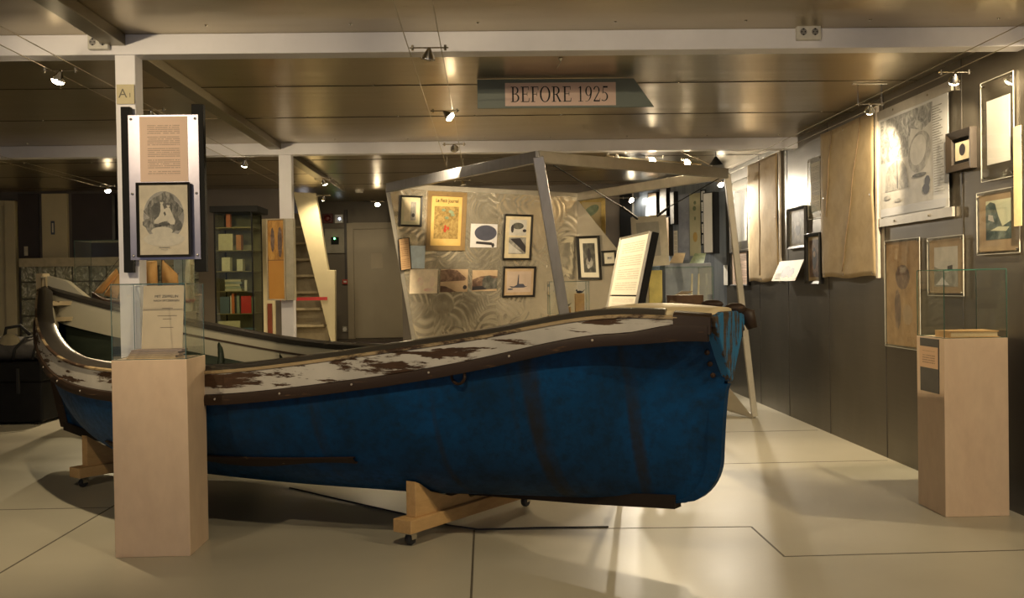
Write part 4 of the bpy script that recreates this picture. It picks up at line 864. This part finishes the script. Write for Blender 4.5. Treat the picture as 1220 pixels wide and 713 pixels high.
# serif capitals drawn from stems, thin bars and bowls, cap height 1
def arc(cx, cy, ro, io, a0, a1, n=18):
    P = [a0+(a1-a0)*i/n for i in range(n+1)]
    return [[(cx+ro[0]*math.cos(P[i]), cy+ro[1]*math.sin(P[i])), (cx+ro[0]*math.cos(P[i+1]), cy+ro[1]*math.sin(P[i+1])), (cx+io[0]*math.cos(P[i+1]), cy+io[1]*math.sin(P[i+1])), (cx+io[0]*math.cos(P[i]), cy+io[1]*math.sin(P[i]))] for i in range(n)]
def rc(x0, y0, x1, y1): return [(x0, y0), (x1, y0), (x1, y1), (x0, y1)]
TH = .05
def glyph(c):
    st = [rc(.12, 0, .25, 1), rc(.02, 0, .36, .04), rc(.02, .96, .36, 1)]
    if c == 'B': return st+[rc(.25, .96, .38, 1), rc(.25, .5, .38, .55), rc(.25, 0, .38, .05)]+arc(.36, .76, (.27, .24), (.15, .20), -PI/2, PI/2)+arc(.36, .27, (.33, .27), (.20, .22), -PI/2, PI/2), .74
    if c == 'E': return st+[rc(.25, .95, .64, 1), rc(.60, .78, .64, 1), rc(.25, .49, .54, .54), rc(.50, .39, .54, .64), rc(.25, 0, .68, .05), [(.62, .05), (.68, .05), (.71, .25), (.67, .25)]], .74
    if c == 'F': return st+[rc(.25, .95, .62, 1), rc(.58, .76, .62, 1), rc(.25, .48, .52, .53), rc(.48, .38, .52, .63)], .66
    if c == 'O': return arc(.44, .5, (.42, .52), (.28, .47), 0, 2*PI, 32), .90
    if c == 'R': return st+[rc(.25, .95, .38, 1), rc(.25, .46, .38, .51)]+arc(.36, .735, (.29, .265), (.16, .215), -PI/2, PI/2)+[[(.34, .48), (.48, .48), (.74, .04), (.60, .04)], rc(.58, 0, .82, .04)], .82
    if c == '1': return [rc(.20, 0, .31, 1), rc(.08, 0, .44, .035), [(.06, .86), (.20, .90), (.31, 1), (.24, 1), (.06, .90)]], .56
    if c == '9': return arc(.28, .68, (.26, .32), (.15, .28), 0, 2*PI, 26)+arc(.10, .62, (.44, .62), (.33, .60), -PI/2+.05, .15, 14)+[rc(.02, 0, .12, .03)], .60
    if c == '2': return arc(.26, .72, (.25, .28), (.15, .235), -.35, PI*.93, 18)+[[(.50, .62), (.40, .62), (.03, .06), (.12, .06)], rc(.03, 0, .52, .09), [(.48, .09), (.52, .09), (.56, .22), (.53, .22)]], .60
    if c == '5': return [rc(.13, .89, .50, 1), [(.13, .92), (.18, .92), (.13, .52), (.08, .52)]]+arc(.20, .32, (.32, .30), (.21, .25), -PI*.72, PI*.58, 22), .60
    return [], .34
mb = MB(); cap = .026*Ys*.5; cap = 18.3*k_; x = 0; adv = []
for ch in 'BEFORE 1925':
    gl, a_ = glyph(ch)
    for q in gl: adv.append((ch, x, q))
    x += a_+.05
sc_ = (118*k_)/x
for ch, xx, q in adv:
    mb.add([(px0+6.5*k_+(xx+u)*sc_, (py0+py1)/2-cap/2+v*cap, .0026) for u, v in q], [(0, 1, 2, 3)])
mb.build('lettering', INK, lb)
hk = onZ(668, 69, CZ); tag(MB().lathe([(.012, 0), (.014, -.004), (.004, -.02), (.003, -.03)], 12, M.Translation((hk.x, hk.y, CZ))).tube([(hk.x, hk.y, CZ-.02), (hk.x-.02, hk.y+.02, CZ-.05)], .0025, 5).build('ceiling_hook', CHROME), 'small ceiling hook with a wire end above the hanging sign', 'hook')
# ------------------------------------------------------------------ lamps on cables
LZ = 2.30
def lamp_geo():
    pass
LAMPS = []
def lamp(p, aim, lab, on=True, power=30, span=.15, dirn=(1, 0, 0), cool=False, grp='cable spotlights', spread=100, col=(1, .79, .49)):
    p = V(p); r = thing('cable_spotlight', lab, 'lamp', M.Translation(p), grp)
    x = V(dirn).normalized(); aim = V(aim)-p
    z = aim.normalized()
    MB().tube([x*(-span/2-.015), x*(span/2+.015)], .0035, 6).build('cross_bar', CHROME, r)
    for s in (-1, 1): MB().tube([x*(s*span/2)-V((0, 0, .012)), x*(s*span/2)+V((0, 0, .012))], .007, 8).build('cable_clip', CHROME, r)
    up = z.to_track_quat('Z', 'Y').to_matrix().to_4x4()
    T = M.Translation(z*.015-V((0, 0, .01))) @ up
    MB().lathe([(.006, -.026), (.012, -.016), (.020, .0), (.031, .018), (.034, .028), (.033, .028), (.029, .017), (.016, .0), (.004, -.008)], 18, T).build('reflector', CHROME, r, smooth=True)
    if on:
        b = MB(); b.lathe([(.001, .002), (.018, .008), (.028, .022), (.030, .032), (.022, .042), (.001, .047)], 14, T); b.build('bulb', BULBC if cool else BULB, r, smooth=True)
        ld = bpy.data.lights.new('spot', 'SPOT'); ld.energy = power; ld.color = col; ld.spot_size = math.radians(spread); ld.spot_blend = .7; ld.shadow_soft_size = .02
        lo = bpy.data.objects.new('spot_lamp', ld); COL.objects.link(lo); lo.matrix_world = M.Translation(p+z*.10) @ (-z).to_track_quat('Z', 'Y').to_matrix().to_4x4()
    else:
        b = MB(); b.lathe([(.001, .002), (.018, .008), (.028, .022), (.030, .030), (.001, .034)], 14, T); b.build('bulb', plain('unlit_bulb', (.75, .68, .55), .2), r, smooth=True)
    return r
def at(x, y): return onZ(x, y, LZ)
W = 2.5
# left cable
lamp(at(72, 84), (-2.9, 5.2, 0), 'lit spotlight on the left cables, left of the near white column', power=42*W)
lamp(at(180, 131), (-1.9, 8.4, 1.1), 'lit spotlight on the left cables just above the aluminium panel', power=22*W)
lamp(at(292, 190), (-2.45, 9.6, 1.1), 'lit spotlight on the left cables right of the black upright', power=15*W)
lamp(at(342, 217), (-1.7, 11, 0), 'lit spotlight partly behind the far white column', power=22*W)
lamp(at(385, 233), (-2.2, 13.4, 1.0), 'lit spotlight before the stairs, lower of the pair there', power=15*W)
lamp(at(385, 213), (-1.2, 11.5, .8), 'lit spotlight before the stairs, upper of the pair there', power=16*W)
lamp(at(450, 240), (-1.3, 11, 0), 'lit spotlight with starry glare above the grey rear door', power=12*W)
lamp(at(128, 222), (-3.6, 10.2, .9), 'lit spotlight on the far left cables beside the near column', power=60*W, spread=130)
# centre cables
lamp(at(511, 57), (-.6, 5.6, 0), 'unlit spotlight on the centre cables in front of the white beam', on=False)
lamp(at(530, 132), (1.0, 6.1, 1.15), 'spotlight on the centre cables left of the hanging sign, turned away to the right', power=60*W, spread=70)
lamp(at(541, 172), (-.1, 9.6, 1.3), 'lit spotlight on the centre cables above the swirled metal sheet', power=100*W, spread=75)
lamp(at(551, 215), (-.1, 10.4, 1.4), 'dark spotlight at the top edge of the swirled metal sheet', on=False)
# right wall cables
lamp(at(1138, 86), (2.69, 5.95, 1.5), 'lit spotlight on the right cables nearest to the camera', power=10*W)
lamp(at(1037, 124), (2.69, 7.3, 1.4), 'lit spotlight on the right cables above the larger sail cloth', power=24*W)
# rear cables
for x, y, aim, lab, pw in ((735, 183, (1.2, 9.0, 1.4), 'dim spotlight at the left of the dark bar above the frame', 0), (780, 187, (.3, 7.7, 1.1), 'lit spotlight at the middle of the dark bar above the frame', 42), (822, 190, (.2, 7.8, 1.1), 'lit spotlight where the cables cross above the frame', 50), (857, 216, (2.69, 9.7, 1.5), 'lit spotlight beside the top of the right frame pole', 45), (750, 236, (2.3, 11.4, 1.6), 'lit spotlight in front of the rear pictures, above the hanging board', 70)):
    lamp(onZ(x, y, 2.33 if y < 200 else 2.25), aim, lab, on=pw > 0, power=max(pw, 1)*W, cool=x in (750, 857), col=(1, .88, .7) if x in (750, 857) else (1, .79, .49))
# lamps of the same lines behind and above the camera
lamp((2.42, 4.25, LZ), (2.69, 5.25, 1.75), 'lit spotlight on the right cables beyond the frame edge', power=130*W, spread=75)
lamp((2.43, 2.6, LZ), (1.6, 4.2, 0), 'lit spotlight on the right cables behind the camera', power=45*W)
lamp((-.26, 3.0, LZ), (-.3, 4.6, .2), 'lit spotlight on the centre cables above the camera', power=24*W)
lamp((-2.05, 3.0, LZ), (-1.55, 4.8, 1.75), 'lit spotlight on the left cables above the camera', power=30*W, spread=80)
lamp((-.26, 1.4, LZ), (.9, 6.0, 2.2), 'lit spotlight on the centre cables behind the camera', power=60*W, spread=40)
# cables
def cable(a, b, lab, sag=.0, grp='lamp cables', r=.0022):
    a, b = V(a), V(b); n = 14; pts = [a.lerp(b, i/n)-V((0, 0, sag*4*(i/n)*(1-i/n))) for i in range(n+1)]
    return tag(MB().tube(pts, r, 6).build('lamp_cable', plain('steel_cable', (.42, .37, .27), .35, .8), smooth=True), lab, 'cable', grp)
for nm, xc, y1 in (('left', -2.05, 12.3), ('centre', -.26, 12.3), ('right', 2.42, 10.6), ('far left', -3.93, 12.2)):
    for s, side in ((-1, 'left'), (1, 'right')):
        cable((xc+s*.075, -1, LZ), (xc+s*.075, y1, LZ), '%s hand wire of the %s pair of lamp cables' % (side, nm), .0)
cable(onZ(722, 186, 2.33), onZ(835, 196, 2.33), 'dark bar carrying spotlights above the display frame', r=.008)
cable(onZ(800, 176, 2.36), onZ(850, 198, 2.3), 'slanting wire crossing above the frame', r=.004)
cable(onZ(672, 236, 2.25), onZ(840, 236, 2.25), 'thin cross wire before the rear pictures', r=.003)
# ceiling hangers
for x, y, lab in ((1037, 100, 'white two legged hanger holding the right lamp cables to the ceiling'), (-.26, None, 'two legged hanger holding the centre lamp cables near the frame')):
    if y: p = onZ(1037, 124, LZ); p.x = 2.42
    else: p = V((-.26, 9.3, LZ))
    r = thing('cable_hanger', lab, 'hanger', M.Translation(p), 'cable hangers')
    MB().box((-.11, -.012, CZ-LZ-.012), (.11, .012, CZ-LZ)).build('hanger_plate', CHROME, r, bevel=.003)
    for s in (-1, 1): MB().tube([(s*.075, 0, 0), (s*.075, 0, CZ-LZ)], .004, 6).build('hanger_rod', CHROME, r)
# hanging cone shade near the right frame pole
p = onZ(853, 196, 2.27)
r = thing('cone_lamp', 'small black cone shade above the right frame pole', 'lamp', M.Translation(p)); MB().lathe([(.01, .07), (.016, .06), (.06, 0), (.057, 0), (.012, .055)], 20).build('shade', BLACKM, r, smooth=True); MB().tube([(0, 0, .06), (0, 0, CZ-p.z)], .003, 6).build('flex', BLACKM, r)
# smoke detector
p = onZ(428, 226, CZ); tag(MB().lathe([(.055, 0), (.055, -.02), (.045, -.04), (.001, -.045)], 20, M.Translation((p.x, p.y, CZ))).build('smoke_detector', plain('white_plastic', (.7, .68, .62)), smooth=True, auto=40), 'white smoke detector on the ceiling above the rear door', 'detector')
# ------------------------------------------------------------------ rear left furniture
# staircase
st = thing('staircase', 'steep cream staircase with a solid side panel beside the far column', 'staircase', (-2.1, 12.5, 0))
Ya = 12.45
def stp(x, y, Y=Ya): p = onY(x, y, Y); return (p.x+2.1, p.z)
po = [stp(349, 229), stp(376, 230), stp(391, 322), stp(399, 322), stp(399.5, 412), stp(395, 412)]
T = M.Translation((0, -.05, 0)) @ M.Rotation(PI/2, 4, 'X')
MB().prism(po, -.12, 0, T).build('side_panel', CREAM, st, bevel=.006)
mb = MB()
for i in range(7):
    a = stp(351+3.4*i, 229+.15*i); b = stp(352.5+3.4*i, 229); mb.box((a[0], -.056, a[1]-.42), (b[0], -.049, a[1]-.0))
for i in range(10):
    z = .12+.21*i; f = z/2.3
    xr = stp(395-46*f*.98, 300)[0]
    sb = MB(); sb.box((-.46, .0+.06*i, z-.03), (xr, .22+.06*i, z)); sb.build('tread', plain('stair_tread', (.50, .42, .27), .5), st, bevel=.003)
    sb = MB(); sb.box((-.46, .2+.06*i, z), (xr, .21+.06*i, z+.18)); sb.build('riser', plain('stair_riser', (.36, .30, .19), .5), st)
z_ = stp(380, 356)[1]
tag(MB().box((-2.5, 12.36, z_-.02), (-1.93, 12.37, z_+.02)).build('barrier_tape', plain('red_tape', (.50, .03, .03), .4)), 'red barrier strip stretched across the foot of the cream stairs', 'barrier')
# alarm fittings
def fit(name, lab, cat, x0, y0, x1, y1, mat, Y=14.38, dep=.05, **kw):
    p, q = onY(x0, y0, Y), onY(x1, y1, Y); r = thing(name, lab, cat, basis(((p.x+q.x)/2, Y+.02, (p.z+q.z)/2), (1, 0, 0), (0, 0, 1))); w, h = q.x-p.x, p.z-q.z
    MB().box((-w/2, -h/2, 0), (w/2, h/2, dep)).build('casing', mat, r, bevel=.006); return r, w, h
r, w, h = fit('alarm_bell', 'dark red round alarm sounder beside the stairs', 'alarm', 384, 255, 397, 266, plain('dark_red', (.10, .015, .012), .5)); MB().lathe([(.05, .05), (.045, .08), (.02, .085), (.001, .085)], 18).build('sounder', plain('dark_red_cap', (.16, .02, .015), .4), r, smooth=True)
r, w, h = fit('alarm_unit', 'small white alarm unit with a blue white light', 'alarm', 399, 256, 409, 266, plain('white_plastic', (.7, .68, .62))); MB().sphere((.01, 0, .05), .014, 6).build('indicator', plain('blue_white_led', (.6, .7, 1), .3, 0, 0, emit=((.6, .75, 1), 9)), r)
r, w, h = fit('control_box', 'grey control box with a green light left of the rear door', 'control box', 387, 273, 411, 302, plain('grey_enclosure', (.30, .28, .22), .5)); MB().box((-.05, -.05, .05), (.06, .055, .056)).build('display', BLACKM, r); MB().sphere((.0, .035, .056), .014, 6).build('indicator', plain('green_led', (.1, .9, .2), .3, 0, 0, emit=((.1, 1, .2), 12)), r)
r, w, h = fit('call_point', 'small red call point at the foot of the cable duct', 'alarm', 408, 333, 415, 339, plain('alarm_red', (.42, .04, .02), .4)); MB().box((-.02, -.012, .05), (.02, .012, .053)).build('window', plain('white_plastic', (.7, .68, .62)), r)
p, q = onY(409.5, 250, 14.35), onY(415, 333, 14.35); tag(MB().box((p.x, 14.35, q.z), (q.x, 14.4, p.z)).build('cable_duct', plain('dark_duct', (.035, .028, .024), .5)), 'dark upright cable duct left of the rear door', 'duct')
r, w, h = fit('wall_outlet', 'small round pale outlet low on the wall beside the stairs', 'outlet', 408, 389, 414, 396, plain('grey_enclosure', (.3, .28, .22)), dep=.03); MB().lathe([(.03, .03), (.028, .036), (.001, .036)], 16).build('outlet', plain('white_plastic', (.7, .68, .62)), r)
# amber picture box on the far column, its backlight put into the print colours
yb_ = B2-.1
a, b = onY(317, 261, yb_), onY(341, 358, yb_)
r = thing('picture_box', 'amber print with painted backlight in a pale shallow box on the far white column', 'picture', basis(((a.x+b.x)/2, yb_, (a.z+b.z)/2), (1, 0, 0), (0, 0, 1)))
w, h = b.x-a.x, a.z-b.z
frame(r, w, h, .012, .03, plain('pale_box_frame', (.55, .47, .33), .5), -.01, .8)
draw(r, w-.02, h-.02, 0, ORG, [(mottle('amber_glow_lower', [(.58, .26, .04), (.68, .34, .06)], 3), [(0, 0), (1, 0), (1, .49), (0, .49)]), (SEP, ell(.3, .75, .12, .16, 9)), (SEP, ell(.75, .72, .14, .2, 9)), (DARKWOOD, [(0, .49), (1, .49), (1, .497), (0, .497)])])
MB().box((w/2+.002, -h/2-.0, -.09), (w/2+.07, h/2+.0, .0)).build('box_side', plain('frosted_side', (.42, .38, .27), .4), r)
# glass cabinet with books
yc = 9.75
c0, c1 = onY(254, 246, yc), onY(303, 400, yc)
cb = thing('glass_cabinet', 'tall glass cabinet with black top and shelves of books behind the boat', 'cabinet', ((c0.x+c1.x)/2, yc+.21, 0))
hw, hd, zt_ = (c1.x-c0.x)/2, .21, c0.z
CG = glass('cabinet_glass', (.90, .92, .84), .04)
for a_, b_ in (((-hw, -hd), (-hw+.012, -hd+.012)), ((hw-.012, -hd), (hw, -hd+.012)), ((-hw, hd-.012), (-hw+.012, hd)), ((hw-.012, hd-.012), (hw, hd))): MB().box((*a_, .1), (*b_, zt_-.05)).build('post', BLACKM, cb)
MB().box((-hw-.03, -hd-.03, zt_-.06), (hw+.06, hd+.02, zt_)).build('top', BLACKM, cb, bevel=.004); MB().box((-hw, -hd, 0), (hw, hd, .1)).build('base', BLACKM, cb)
MB().box((-hw+.012, -hd+.002, .1), (hw-.012, -hd+.006, zt_-.06)).build('door', CG, cb); MB().box((hw-.006, -hd+.012, .1), (hw-.002, hd-.012, zt_-.06)).build('side_pane', CG, cb); MB().box((-hw+.002, -hd+.012, .1), (-hw+.006, hd-.012, zt_-.06)).build('side_pane', CG, cb)
MB().box((-hw+.012, hd-.008, .1), (hw-.012, hd-.004, zt_-.06)).build('back_panel', plain('olive_back', (.20, .19, .11), .5), cb)
SH = [onY(280, y, yc).z for y in (298, 323, 347, 374, 397)]
for z in SH: MB().box((-hw+.012, -hd+.015, z-.008), (hw-.012, hd-.012, z)).build('shelf', plain('shelf_edge_glass', (.20, .17, .07), .3), cb)
def cbox(name, lab, cat, xa, ya, xb, z, col, dy=.06, dep=.09, grp=None):
    p, q = onY(xa, ya, yc+dy), onY(xb, ya, yc+dy); hz_ = p.z-z
    o = MB().box((p.x, yc+dy, z+.0005), (q.x, yc+dy+dep, max(p.z, z+.01))).build(name, plain('%s_%d_%d' % (name, xa, ya), col, .5, 0, .1, 30), bevel=.002); return tag(o, lab, cat, grp)
gk = 'books in the glass cabinet'
cbox('book', 'blue grey picture book at the left of the row beside the red book', 'book', 262, 354, 273, SH[3], (.10, .14, .18), grp=gk)
cbox('book', 'thin white book in the row, next to the blue grey picture book', 'book', 274, 352, 275.6, SH[3], (.6, .55, .45), grp=gk)
cbox('book', 'orange red spined book in the upright row of the cabinet', 'book', 275.8, 350, 279, SH[3], (.55, .16, .05), grp=gk)
cbox('book', 'black spined book in the row between orange and teal ones', 'book', 279.3, 353, 281.5, SH[3], (.03, .03, .03), grp=gk)
cbox('book', 'grey green spined book in the row left of the red book', 'book', 281.8, 352, 285, SH[3], (.24, .28, .22), grp=gk)
cbox('book', 'broad bright red book in the glass cabinet', 'book', 287, 353, 299, SH[3], (.50, .025, .02), grp=gk)
cbox('book', 'narrow green book right of the broad red book', 'book', 299.5, 354, 302, SH[3], (.20, .26, .16), grp=gk)
for i in range(5):
    p, q = onY(268+.5*(i % 2), 340, yc+.06), onY(288-1.2*(i % 3), 340, yc+.06); t_ = .021
    tag(MB().box((p.x, yc+.06, SH[2]+.0005+i*.0225), (q.x, yc+.18, SH[2]+.0005+i*.0225+t_)).build('book', plain('flat_book_%d' % i, ((.46, .44, .34), (.30, .34, .28), (.50, .46, .34), (.26, .29, .26), (.48, .44, .30))[i], .6), bevel=.002), ('lowest pale', 'second lowest grey green', 'middle cream', 'second highest dark grey', 'topmost cream')[i]+' book of the flat stack in the cabinet', 'book', gk)
cbox('figurine_box', 'small white card leaning right of the flat book stack', 'card', 291, 334, 294, SH[2], (.6, .57, .5), dep=.02)
cbox('picture_card', 'framed cream picture card on the upper cabinet shelf', 'picture', 260, 279, 277, SH[0], (.46, .42, .28), dep=.015)
cbox('box', 'orange brown box on the upper cabinet shelf', 'box', 281, 280, 287, SH[0], (.36, .15, .05))
cbox('book', 'red brown book standing highest in the glass cabinet', 'book', 269, 255, 274, SH[0]+.22, (.36, .10, .04), dep=.06, grp=gk)
MB().box((-hw+.012, -hd+.015, SH[0]+.212), (hw-.012, hd-.012, SH[0]+.22)).build('shelf', plain('shelf_edge_glass', (.2, .17, .07)), cb)
cbox('small_box', 'small white box on the second cabinet shelf, left one', 'box', 264, 307, 274, SH[1], (.55, .52, .38), grp='small boxes in the cabinet')
cbox('small_box', 'small white box on the second cabinet shelf, right one', 'box', 282, 309, 289, SH[1], (.50, .48, .36), grp='small boxes in the cabinet')
cbox('card', 'cream card standing on the lowest visible cabinet shelf', 'card', 260, 383, 286, SH[4], (.58, .54, .38), dep=.02)
cbox('book', 'blue book lying beside the cream card on the lowest cabinet shelf', 'book', 289, 391, 302, SH[4], (.08, .14, .20), grp=gk)
# pale wall boards right of the cabinet
p, q = onY(300, 355, 11.5), onY(328, 400, 11.5); o = tag(MB().box((p.x, 11.5, 0), (q.x, 11.55, 2.0)).build('wall_board', CREAM), 'cream upright board between the glass cabinet and the far column', 'board')
p, q = onY(318, 362, 11.45), onY(324, 399, 11.45); MB().box((p.x, 11.47, q.z), (q.x, 11.5, p.z)).build('red_strip', plain('brick_red_strip', (.16, .035, .015), .5), o)
# model sailing ship
ym = 9.6
ms = thing('model_ship', 'model sailing ship with orange brown sails behind the left plinth', 'model', (onY(165, 350, ym).x, ym, onY(165, 372, ym).z))
def mp(x, y): p = onY(x, y, ym); return V((p.x, 0, p.z))-V((ms.location.x, 0, ms.location.z))
SAIL = mottle('orange_sailcloth', [(.50, .25, .07), (.60, .33, .12), (.66, .40, .16)], 6, .7)
def sail(pts, nm='sail'):
    q = [mp(*p) for p in pts]; c_ = sum(q, V())/len(q); rows = []; n = 8
    for i in range(n+1):
        f = i/n; a_ = q[0].lerp(q[1], f); b_ = q[-1].lerp(q[2], f); rows.append([a_.lerp(b_, j/n)+V((0, -.06*math.sin(PI*j/n)*math.sin(PI*max(f, .1)), 0)) for j in range(n+1)])
    mb = MB(); mb.grid(rows); o = mb.build(nm, SAIL, ms, smooth=True); md = o.modifiers.new('t', 'SOLIDIFY'); md.thickness = .003
sail([(112, 349), (139, 320), (141, 325), (122, 350)]); sail([(124, 352), (141, 326), (146, 330), (140, 356)]); sail([(174, 312), (187, 311), (188, 345), (174, 345)]); sail([(193, 309), (212, 327), (213, 345), (194, 345)]); sail([(146, 318), (170, 312), (172, 345), (150, 350)])
mb = MB(); L = [mp(110, 352), mp(125, 360), mp(160, 364), mp(200, 362), mp(216, 352)]
mb.grid([[p+V((0, -.05*w_, .03)), p+V((0, -.03*w_, -.03)), p+V((0, .03*w_, -.03)), p+V((0, .05*w_, .03))] for p, w_ in zip(L, (.2, .8, 1, .9, .4))]); o = mb.build('ship_hull', DARKWOOD, ms, smooth=True); md = o.modifiers.new('t', 'SOLIDIFY'); md.thickness = .006
for x in (147, 173, 193): mb = MB(); mb.tube([mp(x, 360), mp(x, 300)], .006, 6); mb.build('mast', DARKWOOD, ms)
mb = MB()
for a_, b_ in (((212, 345), (193, 305)), ((174, 338), (187, 318)), ((193, 340), (213, 326)), ((110, 350), (147, 302))): mb.tube([mp(*a_), mp(*b_)], .0025, 5)
mb.build('rigging', plain('rig_dark', (.05, .03, .02), .7), ms)
tb2 = tag(MB().box((onY(98, 300, ym).x, ym-.2, 0), (onY(225, 300, ym).x, ym+.2, ms.location.z-.005)).build('showcase_base', plain('showcase_grey', (.20, .19, .15), .5), bevel=.004), 'grey showcase base under the model sailing ship', 'showcase')
q = onY(98, 290, ym); glass_case(onY(98, 300, ym).x+.005, onY(225, 300, ym).x-.005, ym-.195, ym+.195, ms.location.z-.004, onY(98, 288, ym).z, 'tall glass case around the model sailing ship')
# small wall marks at the left rear
r_ = picture(PB, (63.5, 264, 280, 68, 264, 280), 'wall_sign', 'small blue white upright sign on the cream pilaster', 'sign', style=None, base=plain('sign_blue', (.10, .12, .17), .4), shapes=[(MAT_W, [(.3, .15), (.7, .15), (.7, .85), (.3, .85)])], thick=.005, gap=.065)
r_ = picture(PB, (30.5, 294, 305, 35, 294, 305), 'oval_plate', 'pale oval plate on the dark panel beside the left door', 'plate', style=None, base=plain('oval_cream', (.62, .58, .44), .4), thick=.01, gap=.03)
r_ = picture(PB, (136, 232, 287, 142, 232, 287), 'framed_picture', 'pale picture edge with black frame behind the near column', 'picture', fw=.03, dep=.04, mm=0, base=SEPL, gap=.03)
# luggage
yl = 8.2
t0, t1 = onY(-30, 432, yl), onZ(51, 506)
yl = t1.y
x0 = onY(-40, 460, yl).x; x1 = t1.x; zt_ = onY(20, 432, yl).z
tr = thing('travel_trunk', 'large black trunk on the floor at the left edge behind the boat', 'trunk', ((x0+x1)/2, yl+.3, 0)); hw = (x1-x0)/2
MB().box((-hw, -.3, .02), (hw, .3, zt_*.68)).build('trunk_body', BLACKM, tr, bevel=.02); MB().box((-hw-.005, -.305, zt_*.68), (hw+.005, .305, zt_)).build('lid', BLACKM, tr, bevel=.02)
MB().box((hw*.35, -.325, zt_*.5), (hw*.42, -.3, zt_*.9)).build('strap', plain('black_webbing', (.02, .02, .02), .8), tr); MB().box((-hw*.9, -.315, 0), (-hw*.8, -.2, .02)).box((hw*.8, -.315, 0), (hw*.9, -.2, .02)).box((hw*.8, .2, 0), (hw*.9, .29, .02)).box((-hw*.9, .2, 0), (-hw*.8, .29, .02)).build('foot', BLACKM, tr)
rk = thing('rucksack', 'grey rucksack with dark straps lying on the black trunk', 'bag', (onY(14, 430, yl).x, yl+.22, zt_))
BAG = mottle('grey_nylon', [(.05, .048, .045), (.10, .095, .09), (.15, .14, .13)], 5, .75, bump=.4)
rows = []
for i in range(15):
    f = i/14; x = -.36+.68*f; hgt = .24*math.sin(PI*min(1, .12+.80*f))**.7+.02*math.sin(9*f); dp_ = .20*math.sin(PI*(.1+.8*f))**.5
    rows.append([V((x, dp_*math.cos(a), max(.001, hgt*.5+hgt*.5*math.sin(a)*(1+.06*math.sin(3*a+5*f))))) for a in [2*PI*j/18 for j in range(18)]])
mb = MB(); mb.grid(rows, True); mb.f += [tuple(range(17, -1, -1)), tuple(range(14*18, 15*18))]; mb.fm += [0, 0]; mb.build('bag_body', BAG, rk, smooth=True)
for a_ in (-.2, .0, .18): mb = MB(); mb.tube([(a_, -.2, .02), (a_+.03, -.22, .12), (a_+.08, -.12, .22), (a_+.16, -.02, .235)], .012, 6); mb.build('strap', plain('black_webbing', (.02, .02, .02)), rk, smooth=True)
mb = MB(); mb.tube([(-.12, -.1, .21), (-.10, -.1, .31), (.02, -.08, .33), (.1, -.06, .24)], .016, 8); mb.build('carry_handle', plain('black_webbing', (.02, .02, .02)), rk, smooth=True)
mb = MB(); mb.sphere((-.05, -.14, .17), .09, 8, (1.1, .5, 1)); mb.build('cream_pocket', plain('cream_pocket_cloth', (.42, .36, .22), .8), rk, smooth=True)
# ------------------------------------------------------------------ light from the rest of the hall, camera
w = bpy.data.worlds.new('hall'); sc.world = w; w.use_nodes = True
w.node_tree.nodes['Background'].inputs[0].default_value = (.93, .90, 1, 1); w.node_tree.nodes['Background'].inputs[1].default_value = .56
cd = bpy.data.cameras.new('camera'); co = bpy.data.objects.new('camera', cd); COL.objects.link(co)
cd.sensor_width = 36; cd.lens = F/1220*36; cd.clip_start = .05; cd.clip_end = 60
# rows of the camera basis in world space: right, up, back
right = V((_X.x, _Y.x, _u.x)); dn = V((_X.y, _Y.y, _u.y)); fwd = V((_X.z, _Y.z, _u.z))
m = M((right, -dn, -fwd)).transposed().to_4x4(); m.translation = V((0, 0, EYE)); co.matrix_world = m
cd.shift_y = 0
sc.camera = co
vs = sc.view_settings; sc.display_settings.display_device = 'sRGB'
vs.view_transform = 'Standard'; vs.look = 'None'; vs.gamma = 1; vs.use_curve_mapping = False; vs.exposure = 0.0
